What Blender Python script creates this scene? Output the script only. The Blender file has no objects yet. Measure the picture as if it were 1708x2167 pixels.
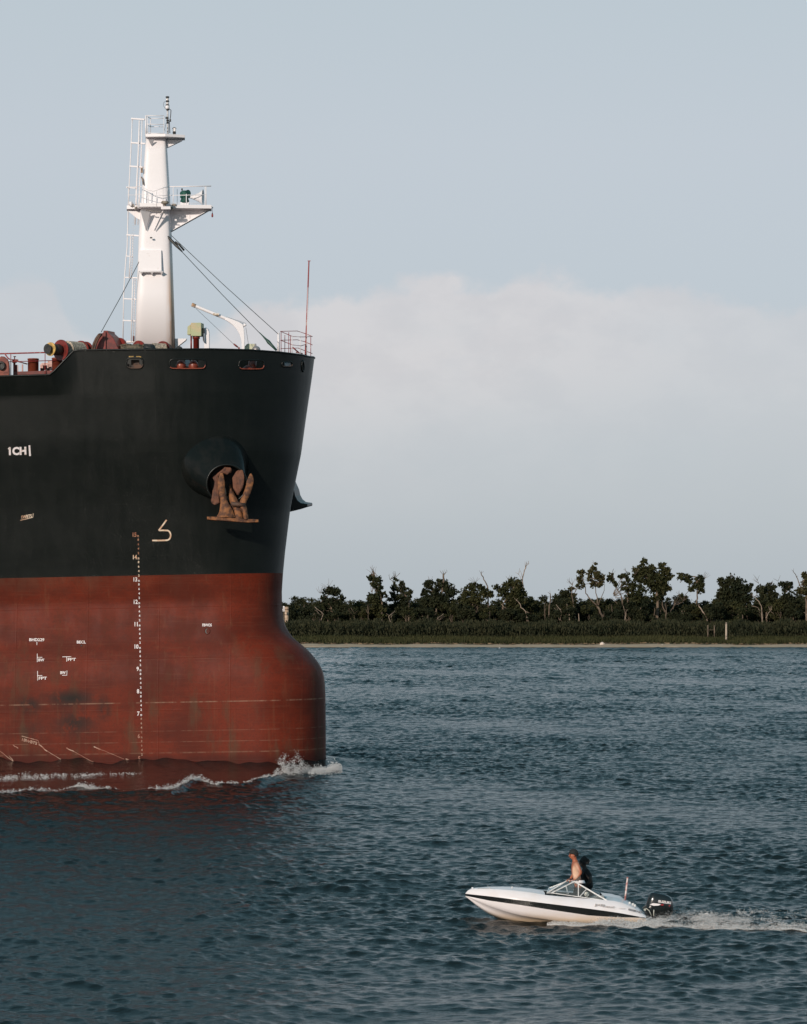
import bpy, bmesh, math, random
import numpy as np
from mathutils import Vector, Matrix
from mathutils.bvhtree import BVHTree
R = math.radians
random.seed(7)
rng = np.random.default_rng(11)
sc = bpy.context.scene
COL = sc.collection

# ------------------------------------------------------------------ camera
F = 7110.6            # focal length, in units of a 1708 x 2167 picture
CX, HY, EYE = 854.0, 1270.0, 7.6
cam = bpy.data.cameras.new('camera')
cam.sensor_width = 36.0
cam.lens = F / 2167.0 * 36.0
cam.shift_y = (HY - 1083.5) / 2167.0
cam.clip_start, cam.clip_end = 1.0, 20000.0
co = bpy.data.objects.new('camera', cam)
co.location = (0, 0, EYE)
co.rotation_euler = (R(90), 0, 0)
COL.objects.link(co)
sc.camera = co
sc.view_settings.view_transform = 'Standard'
sc.view_settings.look = 'None'
sc.view_settings.exposure = 0.0
sc.view_settings.gamma = 1.0

# ------------------------------------------------------------------ sky and sun
SUN_EL, SUN_AZ = R(17), R(208)      # azimuth clockwise from +Y
world = bpy.data.worlds.new('World')
sc.world = world
world.use_nodes = True
nt = world.node_tree
for n in list(nt.nodes):
    nt.nodes.remove(n)
def wn(t, **k):
    n = nt.nodes.new(t)
    for a, b in k.items():
        setattr(n, a, b)
    return n
def wmath(op, a, b=None, c=None, clamp=False):
    n = wn('ShaderNodeMath', operation=op, use_clamp=clamp)
    for i, x in enumerate((a, b, c)):
        if x is None:
            continue
        if isinstance(x, (int, float)):
            n.inputs[i].default_value = x
        else:
            nt.links.new(x, n.inputs[i])
    return n.outputs[0]
def wmap(x, a, b, c=0.0, d=1.0):
    n = wn('ShaderNodeMapRange', interpolation_type='SMOOTHSTEP')
    nt.links.new(x, n.inputs[0])
    for i, v in zip((1, 2, 3, 4), (a, b, c, d)):
        n.inputs[i].default_value = v
    return n.outputs[0]
def wmix(fac, a, b):
    n = wn('ShaderNodeMix', data_type='RGBA')
    if isinstance(fac, (int, float)):
        n.inputs[0].default_value = fac
    else:
        nt.links.new(fac, n.inputs[0])
    for i, x in ((6, a), (7, b)):
        if isinstance(x, tuple):
            n.inputs[i].default_value = (*x, 1)
        else:
            nt.links.new(x, n.inputs[i])
    return n.outputs[2]
tc = wn('ShaderNodeTexCoord')
sep = wn('ShaderNodeSeparateXYZ')
nt.links.new(tc.outputs['Generated'], sep.inputs[0])
az = wmath('ARCTAN2', sep.outputs[0], sep.outputs[1])
el = wmath('ARCSINE', sep.outputs[2])
sky = wn('ShaderNodeTexSky', sky_type='NISHITA', sun_disc=False)
sky.sun_elevation, sky.sun_rotation = SUN_EL, SUN_AZ
ramp = wn('ShaderNodeValToRGB')
cr = ramp.color_ramp
stops = [(0.0, (.455, .51, .56)), (.019, (.485, .537, .588)), (.057, (.525, .582, .645)), (.085, (.546, .597, .658)),
         (.115, (.52, .588, .642)), (.155, (.33, .485, .56)), (.22, (.215, .405, .485)), (.45, (.10, .265, .34)), (1.0, (.10, .21, .31))]
while len(cr.elements) < len(stops):
    cr.elements.new(0.5)
for e, (p, c) in zip(cr.elements, stops):
    e.position, e.color = p, (*c, 1)
nt.links.new(wmath('MULTIPLY', el, 1 / 1.5708, clamp=True), ramp.inputs[0])
# cumulus bank over the far bank: its top edge as a function of azimuth
fc = wn('ShaderNodeFloatCurve')
cv = fc.mapping.curves[0]
tops = [(0, 590), (60, 583), (110, 604), (170, 700), (330, 740), (470, 690), (530, 640), (625, 628), (720, 622), (800, 606), (860, 587), (950, 578),
        (1040, 598), (1085, 582), (1140, 571), (1200, 582), (1290, 600), (1400, 597), (1500, 614), (1560, 640), (1708, 654)]
pts = [(((x - CX) / F + .2) / .4, (HY - y) / F * 5) for x, y in tops]
pts = [(0, .36)] + pts + [(1, .40)]
while len(cv.points) < len(pts):
    cv.points.new(.5, .5)
for p, (x, y) in zip(cv.points, pts):
    p.location = (x, y)
fc.mapping.update()
nt.links.new(wmath('MULTIPLY_ADD', az, 2.5, .5, clamp=True), fc.inputs[1])
top = wmath('MULTIPLY', fc.outputs[0], .2)
def wnoise(scale, detail=5, rough=.55, zs=1.0):
    mp = wn('ShaderNodeMapping')
    mp.inputs['Scale'].default_value = (1, 1, zs)
    nt.links.new(tc.outputs['Generated'], mp.inputs[0])
    n = wn('ShaderNodeTexNoise')
    n.inputs['Scale'].default_value = scale
    n.inputs['Detail'].default_value = detail
    n.inputs['Roughness'].default_value = rough
    nt.links.new(mp.outputs[0], n.inputs['Vector'])
    return n.outputs[0]
n1 = wnoise(95, 6, .58, 1.3)
n2 = wnoise(22, 5, .55, 1.8)
edge = wmath('ADD', wmath('SUBTRACT', top, el), wmath('MULTIPLY', wmath('SUBTRACT', n1, .5), .013))
body = wmap(edge, -.001, .0055)
soft = wmap(edge, 0.0, .05, 1.0, .55)
low = wmap(el, .008, .075, .0, 1.0)
patch = wmap(n2, .34, .58, .78, 1.0)
n3 = wnoise(40, 6, .6, 1.6)
cl = wmath('MULTIPLY', wmath('MULTIPLY', body, low), wmath('MULTIPLY', patch, wmath('ADD', soft, .25)), clamp=True)
cl = wmath('MULTIPLY', cl, wmath('MULTIPLY', wmap(az, -.118, -.045, .42, 1.0), wmap(wmath('SUBTRACT', az, wmath('MULTIPLY', el, .9)), -.06, .06, 1.0, .5)))
shade = wmix(wmap(n3, .38, .62), (.622, .612, .643), (.664, .65, .675))
col = wmix(cl, ramp.outputs[0], shade)
vs = wn('ShaderNodeVectorMath', operation='SCALE')
nt.links.new(col, vs.inputs[0]); vs.inputs[3].default_value = 10.0
sk = wn('ShaderNodeVectorMath', operation='SCALE')
nt.links.new(sky.outputs[0], sk.inputs[0]); sk.inputs[3].default_value = 1.0
mixed = wmix(.92, sk.outputs[0], vs.outputs[0])
bg = wn('ShaderNodeBackground')
bg.inputs[1].default_value = 0.1
nt.links.new(mixed, bg.inputs[0])
out = wn('ShaderNodeOutputWorld')
nt.links.new(bg.outputs[0], out.inputs[0])

sun = bpy.data.lights.new('sun', 'SUN')
sun.energy, sun.angle, sun.color = 3.3, R(.53), (1.0, .87, .76)
so = bpy.data.objects.new('sun', sun)
SD = Vector((math.sin(SUN_AZ) * math.cos(SUN_EL), math.cos(SUN_AZ) * math.cos(SUN_EL), math.sin(SUN_EL)))
so.rotation_euler = SD.to_track_quat('Z', 'Y').to_euler()
so.location = SD * 300
COL.objects.link(so)

# ------------------------------------------------------------------ helpers
def P(x, y, Y):
    """picture point (1708 x 2167 frame) at distance Y -> world"""
    return Vector(((x - CX) / F * Y, Y, EYE + (HY - y) / F * Y))
def proj(p):
    return CX + F * p[0] / p[1], HY - F * (p[2] - EYE) / p[1]
def V(*a):
    return Vector(a)
BASE = {}
def tag(o, label=None, cat=None, group=None, kind=None):
    for k, v in (('label', label), ('category', cat), ('group', group), ('kind', kind)):
        if v:
            o[k] = v
    return o
def thing(name, loc, label, cat, group=None):
    o = bpy.data.objects.new(name, None)
    o.empty_display_size = .3
    o.location = loc
    COL.objects.link(o)
    BASE[o] = Vector(loc)
    return tag(o, label, cat, group)
def link_mesh(name, me, material, parent=None, base=None):
    if material:
        for m in (material if isinstance(material, (list, tuple)) else [material]):
            me.materials.append(m)
    o = bpy.data.objects.new(name, me)
    COL.objects.link(o)
    if parent:
        o.parent = parent
        BASE[o] = BASE[parent]
    elif base is not None:
        o.location = base
        BASE[o] = Vector(base)
    else:
        BASE[o] = Vector((0, 0, 0))
    return o
def frames(pts):
    pts = [Vector(p) for p in pts]
    fr, prev = [], None
    for i, p in enumerate(pts):
        t = (pts[min(i + 1, len(pts) - 1)] - pts[max(i - 1, 0)])
        if t.length < 1e-9:
            t = Vector((0, 0, 1))
        t.normalize()
        if prev is None:
            a = Vector((0, 0, 1)) if abs(t.z) < .9 else Vector((1, 0, 0))
            u = t.cross(a).normalized()
        else:
            u = (prev - t * prev.dot(t))
            u = u.normalized() if u.length > 1e-6 else t.orthogonal().normalized()
        prev = u
        fr.append((p, u, t.cross(u)))
    return fr
class MB:
    def __init__(s):
        s.v, s.f, s.s = [], [], []
    def add(s, vs, fs, smooth=False):
        o = len(s.v)
        s.v += [tuple(p) for p in vs]
        s.f += [tuple(i + o for i in f) for f in fs]
        s.s += [smooth] * len(fs)
        return s
    def hexa(s, p):       # 8 points: 4 of one face, then the 4 opposite
        return s.add(p, [(3, 2, 1, 0), (4, 5, 6, 7), (0, 1, 5, 4), (1, 2, 6, 5), (2, 3, 7, 6), (3, 0, 4, 7)])
    def box(s, c, size, ax=None):
        c = Vector(c)
        X, Y, Z = ax or (V(1, 0, 0), V(0, 1, 0), V(0, 0, 1))
        h = [x / 2 for x in size]
        q = [c + X * (a * h[0]) + Y * (b * h[1]) + Z * (d * h[2]) for d in (-1, 1) for a, b in ((-1, -1), (1, -1), (1, 1), (-1, 1))]
        return s.hexa(q)
    def bbox(s, a, b, w, h=None, up=None):
        """a bar of rectangular section from a to b"""
        a, b = Vector(a), Vector(b)
        t = (b - a).normalized()
        u = Vector(up) if up else (V(0, 0, 1) if abs(t.z) < .9 else V(0, 1, 0))
        n = t.cross(u).normalized(); u = n.cross(t)
        h = h or w
        q = []
        for p in (a, b):
            q += [p + n * (i * w / 2) + u * (j * h / 2) for i, j in ((-1, -1), (1, -1), (1, 1), (-1, 1))]
        return s.hexa(q)
    def tube(s, pts, r, n=8, cap=True, smooth=True):
        k = len(pts)
        rr = r if isinstance(r, (list, tuple)) else [r] * k
        vs = []
        for (p, u, w), q in zip(frames(pts), rr):
            vs += [p + (u * math.cos(2 * math.pi * j / n) + w * math.sin(2 * math.pi * j / n)) * q for j in range(n)]
        fs = [(i * n + j, i * n + (j + 1) % n, (i + 1) * n + (j + 1) % n, (i + 1) * n + j) for i in range(k - 1) for j in range(n)]
        s.add(vs, fs, smooth)
        if cap:
            o = len(s.v) - len(vs)
            s.f += [tuple(o + j for j in range(n - 1, -1, -1)), tuple(o + (k - 1) * n + j for j in range(n))]
            s.s += [False, False]
        return s
    def lathe(s, o, ax, prof, n=20, smooth=True, cap=True):
        """prof: list of (distance along ax, radius)"""
        o, ax = Vector(o), Vector(ax).normalized()
        return s.tube2([o + ax * d for d, r in prof], ax, [r for d, r in prof], n, smooth, cap)
    def tube2(s, cs, ax, rs, n, smooth, cap):
        u = ax.orthogonal().normalized(); w = ax.cross(u)
        vs = []
        for c, r in zip(cs, rs):
            vs += [c + (u * math.cos(2 * math.pi * j / n) + w * math.sin(2 * math.pi * j / n)) * r for j in range(n)]
        k = len(cs)
        fs = [(i * n + j, i * n + (j + 1) % n, (i + 1) * n + (j + 1) % n, (i + 1) * n + j) for i in range(k - 1) for j in range(n)]
        s.add(vs, fs, smooth)
        if cap:
            q = len(s.v) - len(vs)
            s.f += [tuple(q + j for j in range(n - 1, -1, -1)), tuple(q + (k - 1) * n + j for j in range(n))]
            s.s += [False, False]
        return s
    def prism(s, poly, off, smooth=False):
        a = [Vector(p) for p in poly]
        b = [p + Vector(off) for p in a]
        n = len(a)
        return s.add(a + b, [tuple(range(n - 1, -1, -1)), tuple(range(n, 2 * n))] + [(i, (i + 1) % n, n + (i + 1) % n, n + i) for i in range(n)], smooth)
    def loft(s, secs, closed=True, cap=True, smooth=True):
        n = len(secs[0]); k = len(secs)
        vs = [p for q in secs for p in q]
        m = n if closed else n - 1
        fs = [(i * n + j, i * n + (j + 1) % n, (i + 1) * n + (j + 1) % n, (i + 1) * n + j) for i in range(k - 1) for j in range(m)]
        if cap and closed:
            fs += [tuple(range(n - 1, -1, -1)), tuple((k - 1) * n + j for j in range(n))]
        return s.add(vs, fs, smooth)
    def ball(s, c, r, n=12, m=8, sc3=(1, 1, 1)):
        c = Vector(c)
        vs, fs = [], []
        for i in range(m + 1):
            th = math.pi * i / m
            for j in range(n):
                ph = 2 * math.pi * j / n
                vs.append(c + V(math.sin(th) * math.cos(ph) * sc3[0], math.sin(th) * math.sin(ph) * sc3[1], math.cos(th) * sc3[2]) * r)
        fs = [(i * n + j, (i + 1) * n + j, (i + 1) * n + (j + 1) % n, i * n + (j + 1) % n) for i in range(m) for j in range(n)]
        return s.add(vs, fs, True)
    def build(s, name, material, parent=None, base=None, weld=0, bevel=0, fix=True):
        b = BASE[parent] if parent else Vector(base if base is not None else (0, 0, 0))
        me = bpy.data.meshes.new(name)
        me.from_pydata([(x - b.x, y - b.y, z - b.z) for x, y, z in s.v], [], s.f)
        me.polygons.foreach_set('use_smooth', s.s)
        if weld or fix or bevel:
            bm = bmesh.new(); bm.from_mesh(me)
            if weld:
                bmesh.ops.remove_doubles(bm, verts=bm.verts, dist=weld)
            if fix:
                bmesh.ops.recalc_face_normals(bm, faces=bm.faces)
            if bevel:
                bmesh.ops.bevel(bm, geom=[e for e in bm.edges if len(e.link_faces) == 2 and e.calc_face_angle(0) > .6], offset=bevel, segments=2, affect='EDGES', profile=.6)
            bm.to_mesh(me); bm.free()
        me.update()
        return link_mesh(name, me, material, parent, base)
def np_mesh(name, verts, faces, smooth=False):
    """verts (n,3), faces (m,k) arrays"""
    me = bpy.data.meshes.new(name)
    n, (m, k) = len(verts), faces.shape
    me.vertices.add(n); me.vertices.foreach_set('co', np.ascontiguousarray(verts, dtype=np.float32).ravel())
    me.loops.add(m * k); me.loops.foreach_set('vertex_index', np.ascontiguousarray(faces, dtype=np.int32).ravel())
    me.polygons.add(m); me.polygons.foreach_set('loop_start', np.arange(0, m * k, k, dtype=np.int32))
    me.polygons.foreach_set('use_smooth', np.full(m, smooth, dtype=bool))
    me.update(calc_edges=True)
    return me

# ------------------------------------------------------------------ materials
class Mat:
    def __init__(s, name, color=(.5, .5, .5), rough=.5, metal=0.0, spec=.5, coat=0.0):
        s.m = bpy.data.materials.new(name); s.m.use_nodes = True
        s.t = s.m.node_tree; s.b = s.t.nodes['Principled BSDF']
        s.set('Base Color', (*color, 1)); s.set('Roughness', rough); s.set('Metallic', metal)
        s.set('Specular IOR Level', spec); s.set('Coat Weight', coat)
        s.pos = None
    def set(s, k, v):
        s.b.inputs[k].default_value = v
    def node(s, t, **k):
        n = s.t.nodes.new(t)
        for a, b in k.items():
            setattr(n, a, b)
        return n
    def link(s, a, b):
        s.t.links.new(a, b)
    def coords(s):
        if s.pos is None:
            s.pos = s.node('ShaderNodeNewGeometry').outputs['Position']
        return s.pos
    def noise(s, scale=(1, 1, 1), detail=4, rough=.55, vec=None):
        mp = s.node('ShaderNodeMapping')
        mp.inputs['Scale'].default_value = scale if isinstance(scale, (tuple, list)) else (scale,) * 3
        s.link(vec or s.coords(), mp.inputs[0])
        n = s.node('ShaderNodeTexNoise')
        n.inputs['Scale'].default_value = 1
        n.inputs['Detail'].default_value = detail; n.inputs['Roughness'].default_value = rough
        s.link(mp.outputs[0], n.inputs['Vector'])
        return n.outputs[0]
    def math(s, op, a, b=None, c=None, clamp=False):
        n = s.node('ShaderNodeMath', operation=op, use_clamp=clamp)
        for i, x in enumerate((a, b, c)):
            if x is None:
                continue
            if isinstance(x, (int, float)):
                n.inputs[i].default_value = x
            else:
                s.link(x, n.inputs[i])
        return n.outputs[0]
    def map(s, x, a, b, c=0.0, d=1.0):
        n = s.node('ShaderNodeMapRange', interpolation_type='SMOOTHSTEP')
        s.link(x, n.inputs[0])
        for i, v in zip((1, 2, 3, 4), (a, b, c, d)):
            n.inputs[i].default_value = v
        return n.outputs[0]
    def mix(s, fac, a, b):
        n = s.node('ShaderNodeMix', data_type='RGBA')
        if isinstance(fac, (int, float)):
            n.inputs[0].default_value = fac
        else:
            s.link(fac, n.inputs[0])
        for i, x in ((6, a), (7, b)):
            if isinstance(x, tuple):
                n.inputs[i].default_value = (*x, 1)
            else:
                s.link(x, n.inputs[i])
        return n.outputs[2]
    def xyz(s):
        q = s.node('ShaderNodeSeparateXYZ'); s.link(s.coords(), q.inputs[0])
        return q.outputs
    def blob(s, c, r):
        """0..1 soft ellipsoid in world space"""
        mp = s.node('ShaderNodeVectorMath', operation='SUBTRACT'); s.link(s.coords(), mp.inputs[0]); mp.inputs[1].default_value = c
        dv = s.node('ShaderNodeVectorMath', operation='DIVIDE'); s.link(mp.outputs[0], dv.inputs[0]); dv.inputs[1].default_value = r
        ln = s.node('ShaderNodeVectorMath', operation='LENGTH'); s.link(dv.outputs[0], ln.inputs[0])
        return s.map(ln.outputs['Value'], 1.0, .0)
    def base(s, c):
        s.link(c, s.b.inputs['Base Color']); return s
    def bump(s, h, dist=.01, strength=1.0):
        n = s.node('ShaderNodeBump'); n.inputs['Distance'].default_value = dist; n.inputs['Strength'].default_value = strength
        s.link(h, n.inputs['Height']); s.link(n.outputs[0], s.b.inputs['Normal']); return s
def worn(name, c1, c2, scale=2.0, rough=.5, lo=.42, hi=.62, metal=0.0, bump=0.0, coat=0.0, spec=.5):
    m = Mat(name, c1, rough, metal, spec, coat)
    n = m.noise(scale)
    m.base(m.mix(m.map(n, lo, hi), c1, c2))
    if bump:
        m.bump(n, bump)
    return m
# ------------------------------------------------------------------ lettering, made once as flat outlines
_glyphs = {}
def glyphs(strings):
    obs = []
    for t in strings:
        cu = bpy.data.curves.new('lettering', 'FONT'); cu.body = t; cu.align_x = 'CENTER'; cu.resolution_u = 3
        cu.offset = .05 if t in ('1CH', 'SUZUKI') else .03
        o = bpy.data.objects.new('lettering', cu); COL.objects.link(o); obs.append((t, o))
    dg = bpy.context.evaluated_depsgraph_get()
    for t, o in obs:
        me = bpy.data.meshes.new_from_object(o.evaluated_get(dg))
        vs = np.array([v.co[:2] for v in me.vertices]); fs = [tuple(p.vertices) for p in me.polygons]
        lo, hi = vs.min(0), vs.max(0)
        vs[:, 0] = (vs[:, 0] - (lo[0] + hi[0]) / 2)
        vs[:, 1] -= lo[1]
        _glyphs[t] = (vs / (hi[1] - lo[1]), fs, (hi[0] - lo[0]) / (hi[1] - lo[1]))
        bpy.data.meshes.remove(me)
        cu = o.data; bpy.data.objects.remove(o); bpy.data.curves.remove(cu)
NUM = [str(i) for i in range(5, 16)]
glyphs(NUM + list('2468') + ['m', '1CH', '1WBTS', 'BHD229', 'BECL', 'BW', 'FPT', '1BWBTS', 'FBWOS', 'SWL', '90t', 'SUZUKI', '853089 NET', 'JXEJ', 'ASHLAIT', '160GT'])

# ------------------------------------------------------------------ ship: the hull surface
TH, PHI, K = R(18), R(15), .0195
FW = V(math.cos(TH), -math.sin(TH), 0)       # forward
PT = V(math.sin(TH), math.cos(TH), 0)        # to port, away from the viewer
X350 = (350 - CX) / F * 150
D0 = 154.0
SIL = np.array([(700, 670), (758, 667), (782, 664.5), (812, 658.5), (880, 648.5), (960, 637.5), (1037, 622), (1084, 613.7), (1168, 603.5), (1215, 599), (1252, 596.7), (1285, 597.2),
                (1302, 598.8), (1318, 601.5), (1328, 606), (1340, 612.5), (1351, 622), (1368, 643), (1379, 655), (1389, 664), (1401, 673), (1413, 680.3), (1426, 684.8), (1439, 687.3), (1475, 689), (1619, 690), (1900, 690)])
ZA = [-4, 1, 4, 6, 7.5, 9, 12, 15, 19]
AA = [2.2, 2.2, 2.2, 2.5, 2.4, 2.8, 4.0, 5.0, 6.0]
BA = [2.4, 2.4, 2.4, 2.3, 2.1, 2.4, 3.1, 3.9, 4.7]
UE = [((i / 90) ** 2, 0.0) for i in range(91)]
e = 0.0
while e < 6.0:
    e += .07; UE.append((1.0, e))
while e < 14:
    e += .25; UE.append((1.0, e))
while e < 120:
    e += 3.0; UE.append((1.0, e))
UU = np.array([u for u, _ in UE]); EE = np.array([q for _, q in UE])
def outline(z):
    a, B = np.interp(z, ZA, AA), np.interp(z, ZA, BA)
    d = a * UU + EE
    core = B * np.maximum(0, 1 - (1 - UU) ** 2.2) ** (1 / 2.2)
    b = core + math.tan(PHI) * (np.sqrt(d * d + 2.25) - 1.5)
    b = 15 - np.logaddexp(0, (15 - b) * 1.2) / 1.2 * 1.0
    b = np.where(d > 40, b, core + math.tan(PHI) * (np.sqrt(d * d + 2.25) - 1.5))
    return d, np.minimum(b, 15.0)
def world_pts(z, d, b, side, sh):
    s = sh - d
    X = FW.x * s + PT.x * b * side
    Y = D0 + FW.y * s + PT.y * b * side
    return X, Y, z + K * (X - X350)
def solve_shift(z):
    d, b = outline(z)
    sh = (650 - CX) / F * D0
    for _ in range(14):
        best = -1e9
        for side in (-1, 1):
            X, Y, Z = world_pts(z, d, b, side, sh)
            px = CX + F * X / Y
            i = int(np.argmax(px))
            if px[i] > best:
                best, yy, dist = px[i], HY - F * (Z[i] - EYE) / Y[i], Y[i]
        sh += (np.interp(yy, SIL[:, 0], SIL[:, 1]) - best) * dist / F / math.cos(TH)
    return sh
TOPY = np.array([(-4000, 830), (-400, 803), (0, 796), (104, 793), (106, 792), (154, 742), (157, 741), (300, 739.3), (450, 738.5), (530, 740.5), (590, 745), (640, 751), (667, 758)])
ZB = 8.76
zr = sorted(list(np.linspace(-3, 3.9, 24)) + list(np.linspace(4.1, ZB, 28)) + list(np.linspace(ZB + .15, 17.0, 40)))
zr = [z for z in zr]
shifts = [solve_shift(z) for z in zr]
sh_top = solve_shift(18.8)
d, b = outline(18.8)
Xt, Yt, _ = world_pts(18.8, d, b, -1, sh_top)
ztop = EYE + (HY - np.interp(CX + F * Xt / Yt, TOPY[:, 0], TOPY[:, 1])) * Yt / F - K * (Xt - X350)
TOPN = 30
rowsS, rowsP, zrow_of = [], [], []
for z, sh in zip(zr, shifts):
    d, b = outline(z)
    for L, side in ((rowsS, -1), (rowsP, 1)):
        L.append(np.stack(world_pts(z, d, b, side, sh), 1))
    zrow_of.append(z)
shu = [(17.0, shifts[-1]), (17.8, solve_shift(17.8)), (18.8, sh_top)]
for i in range(1, TOPN + 1):
    zz = 17.0 + (ztop - 17.0) * i / TOPN
    for L, side in ((rowsS, -1), (rowsP, 1)):
        X, Y, Z = [], [], []
        zm = float(np.mean(zz[:200]))
        d, b = outline(zm)
        sh = float(np.interp(zm, [a for a, _ in shu], [c for _, c in shu]))
        X, Y, _z = world_pts(zm, d, b, side, sh)
        L.append(np.stack((X, Y, zz + K * (X - X350)), 1))
    zrow_of.append(99)
S, Pp = np.array(rowsS), np.array(rowsP)       # rows, cols, 3
NR, NC = S.shape[:2]
full = np.concatenate((S[:, ::-1], Pp[:, 1:]), 1)  # starboard aft ... stem ... port aft
NCF = full.shape[1]
allv = full.reshape(-1, 3)
ii, jj = np.meshgrid(np.arange(NR - 1), np.arange(NCF - 1), indexing='ij')
quads = np.stack((ii * NCF + jj, ii * NCF + jj + 1, (ii + 1) * NCF + jj + 1, (ii + 1) * NCF + jj), -1)
bvh = BVHTree.FromPolygons([tuple(v) for v in allv], [tuple(int(k) for k in q) for q in quads.reshape(-1, 4)])
EYEV = V(0, 0, EYE)
def hit(x, y, lift=0.0):
    """first hull point seen at picture point (x, y), lifted towards the viewer"""
    dr = (P(x, y, 100) - EYEV).normalized()
    loc, nor, _, _ = bvh.ray_cast(EYEV, dr)
    if loc is None:
        return P(x, y, 152)
    return loc - dr * lift
def rr_in(x, y, x0, y0, x1, y1, n=4.0):
    cx_, cy_, w, h = (x0 + x1) / 2, (y0 + y1) / 2, (x1 - x0) / 2, (y1 - y0) / 2
    k = h / w
    dx = np.maximum(np.abs(x - cx_) - (w - h), 0) / h if w > h else np.abs(x - cx_) / w
    return dx ** n + (np.abs(y - cy_) / h) ** n < 1
OPEN = [(268, 757, 303, 780), (359, 760, 435, 781), (506, 762, 559, 782), (597, 765.5, 619, 776.5)]
cen = allv[quads].mean(2)
qx, qy = CX + F * cen[..., 0] / cen[..., 1], HY - F * (cen[..., 2] - EYE) / cen[..., 1]
keep = np.ones(qx.shape, bool)
stb = jj < NC - 1
for o in OPEN:
    keep &= ~(rr_in(qx, qy, *o, n=2.6) & stb & (qy < 800))
zlev = np.array(zrow_of)
below = (zlev[:-1] < ZB - .01)[:, None] & np.ones(NCF - 1, bool)[None]

LS = P(330, 1632, 152); LS.z = 0
# ------------------------------------------------------------------ ship: materials
def seams(m):
    """raised weld lines between the shell plates"""
    x, _, z = m.xyz()[0:3]
    zt = m.math('SUBTRACT', z, m.math('MULTIPLY_ADD', x, K, -K * X350))
    out_ = None
    for v, per, off in ((zt, 2.35, .4), (x, 3.3, .9)):
        fr = m.math('ABSOLUTE', m.math('SUBTRACT', m.math('FRACT', m.math('MULTIPLY_ADD', v, 1 / per, off)), .5))
        q = m.map(fr, .012, .0)
        out_ = q if out_ is None else m.math('MAXIMUM', out_, q)
    return out_
def hull_black():
    m = Mat('black_hull_paint', (.0105, .0125, .0115), .34, 0, .36)
    n = m.noise((.5, .5, 1.2), 5, .6)
    n2 = m.noise((2.2, 2.2, .25), 5, .65)
    c = m.mix(m.map(n, .35, .7), (.0040, .0060, .0053), (.0062, .0082, .0072))
    c = m.mix(m.math('MULTIPLY', m.map(n2, .62, .8), .22), c, (.02, .016, .012))
    m.base(c)
    m.link(m.map(n2, .3, .7, .34, .42), m.b.inputs['Roughness'])
    m.bump(m.math('ADD', m.math('MULTIPLY', m.noise((1.1, 1.1, .6), 3, .5), .6), m.math('MULTIPLY', seams(m), .16)), .012, .5)
    return m
def hull_red():
    m = Mat('red_antifouling_paint', (.125, .023, .0135), .6, 0, .1)
    n = m.noise((.35, .35, .6), 5, .6)
    c = m.mix(m.map(n, .36, .66), (.086, .0155, .0085), (.144, .0225, .0105))
    fine = m.noise((9, 9, 9), 4, .7)
    c = m.mix(m.math('MULTIPLY', m.map(fine, .45, .7), .45), c, (.07, .018, .011))
    h = m.noise((.6, .6, 16), 4, .6)          # horizontal rubbing
    c = m.mix(m.math('MULTIPLY', m.map(h, .52, .72), .24), c, (.15, .055, .032))
    x, y, z = m.xyz()[0], m.xyz()[1], m.xyz()[2]
    g = m.noise((1.1, 1.1, .33), 5, .62)      # grey-green fading, stronger low down
    lowm = m.map(z, 8.0, 1.5, .12, .80)
    c = m.mix(m.math('MULTIPLY', m.map(g, .50, .70), lowm), c, (.088, .046, .028))
    st = m.noise((5, 5, .35), 4, .6)
    c = m.mix(m.math('MULTIPLY', m.map(st, .56, .75), .18), c, (.17, .085, .045))
    top = m.map(z, 7.6, 8.9, 0, .55)
    tn = m.noise((1.2, 1.2, .5), 4, .6)
    c = m.mix(m.math('MULTIPLY', m.math('MULTIPLY', top, m.map(x, -8, -15)), m.map(tn, .3, .65)), c, (.10, .055, .035))
    # rubbed smudges where tugs push
    dn = m.noise((2.2, 2.2, 1.6), 5, .65)
    for cx_, cy_, r, k in ((60, 1492, (.9, 4, .6), 1.0), (150, 1478, (2.0, 4, .6), 1.0), (160, 1530, (1.6, 4, 1.0), .9), (222, 1500, (.5, 4, .8), .75), (70, 1545, (1.1, 4, .7), .55)):
        bl = m.blob(tuple(hit(cx_, cy_)), r)
        c = m.mix(m.math('MULTIPLY', m.math('MULTIPLY', bl, m.map(dn, .33, .55)), k, clamp=True), c, (.024, .018, .016))
    # pale scored lines
    zt = m.math('SUBTRACT', z, m.math('MULTIPLY_ADD', x, K, -K * X350))
    ln = m.noise((1.6, 1.6, .1), 4, .7)
    for z0, w, k in ((2.93, .045, .75), (1.62, .03, .3), (1.12, .03, .35), (.62, .05, .4), (4.9, .02, .12)):
        q = m.math('ABSOLUTE', m.math('SUBTRACT', zt, z0))
        c = m.mix(m.math('MULTIPLY', m.math('MULTIPLY', m.map(q, w, 0), m.map(ln, .38, .62)), k), c, (.27, .16, .11))
    wetn = m.noise((.9, .9, .5), 3, .5)
    wet = m.map(m.math('ADD', z, m.math('MULTIPLY', wetn, .5)), .95, .55)
    c = m.mix(m.math('MULTIPLY', wet, .65), c, (.048, .010, .0075))
    m.base(c)
    m.link(m.map(g, .3, .7, .42, .62), m.b.inputs['Roughness'])
    m.bump(m.math('ADD', m.math('MULTIPLY', m.noise((.9, .9, .5), 3, .5), 1.4), m.math('MULTIPLY', seams(m), .5)), .014, .6)
    return m
M = {}
M['black'] = hull_black()
M['red_hull'] = hull_red()
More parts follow.
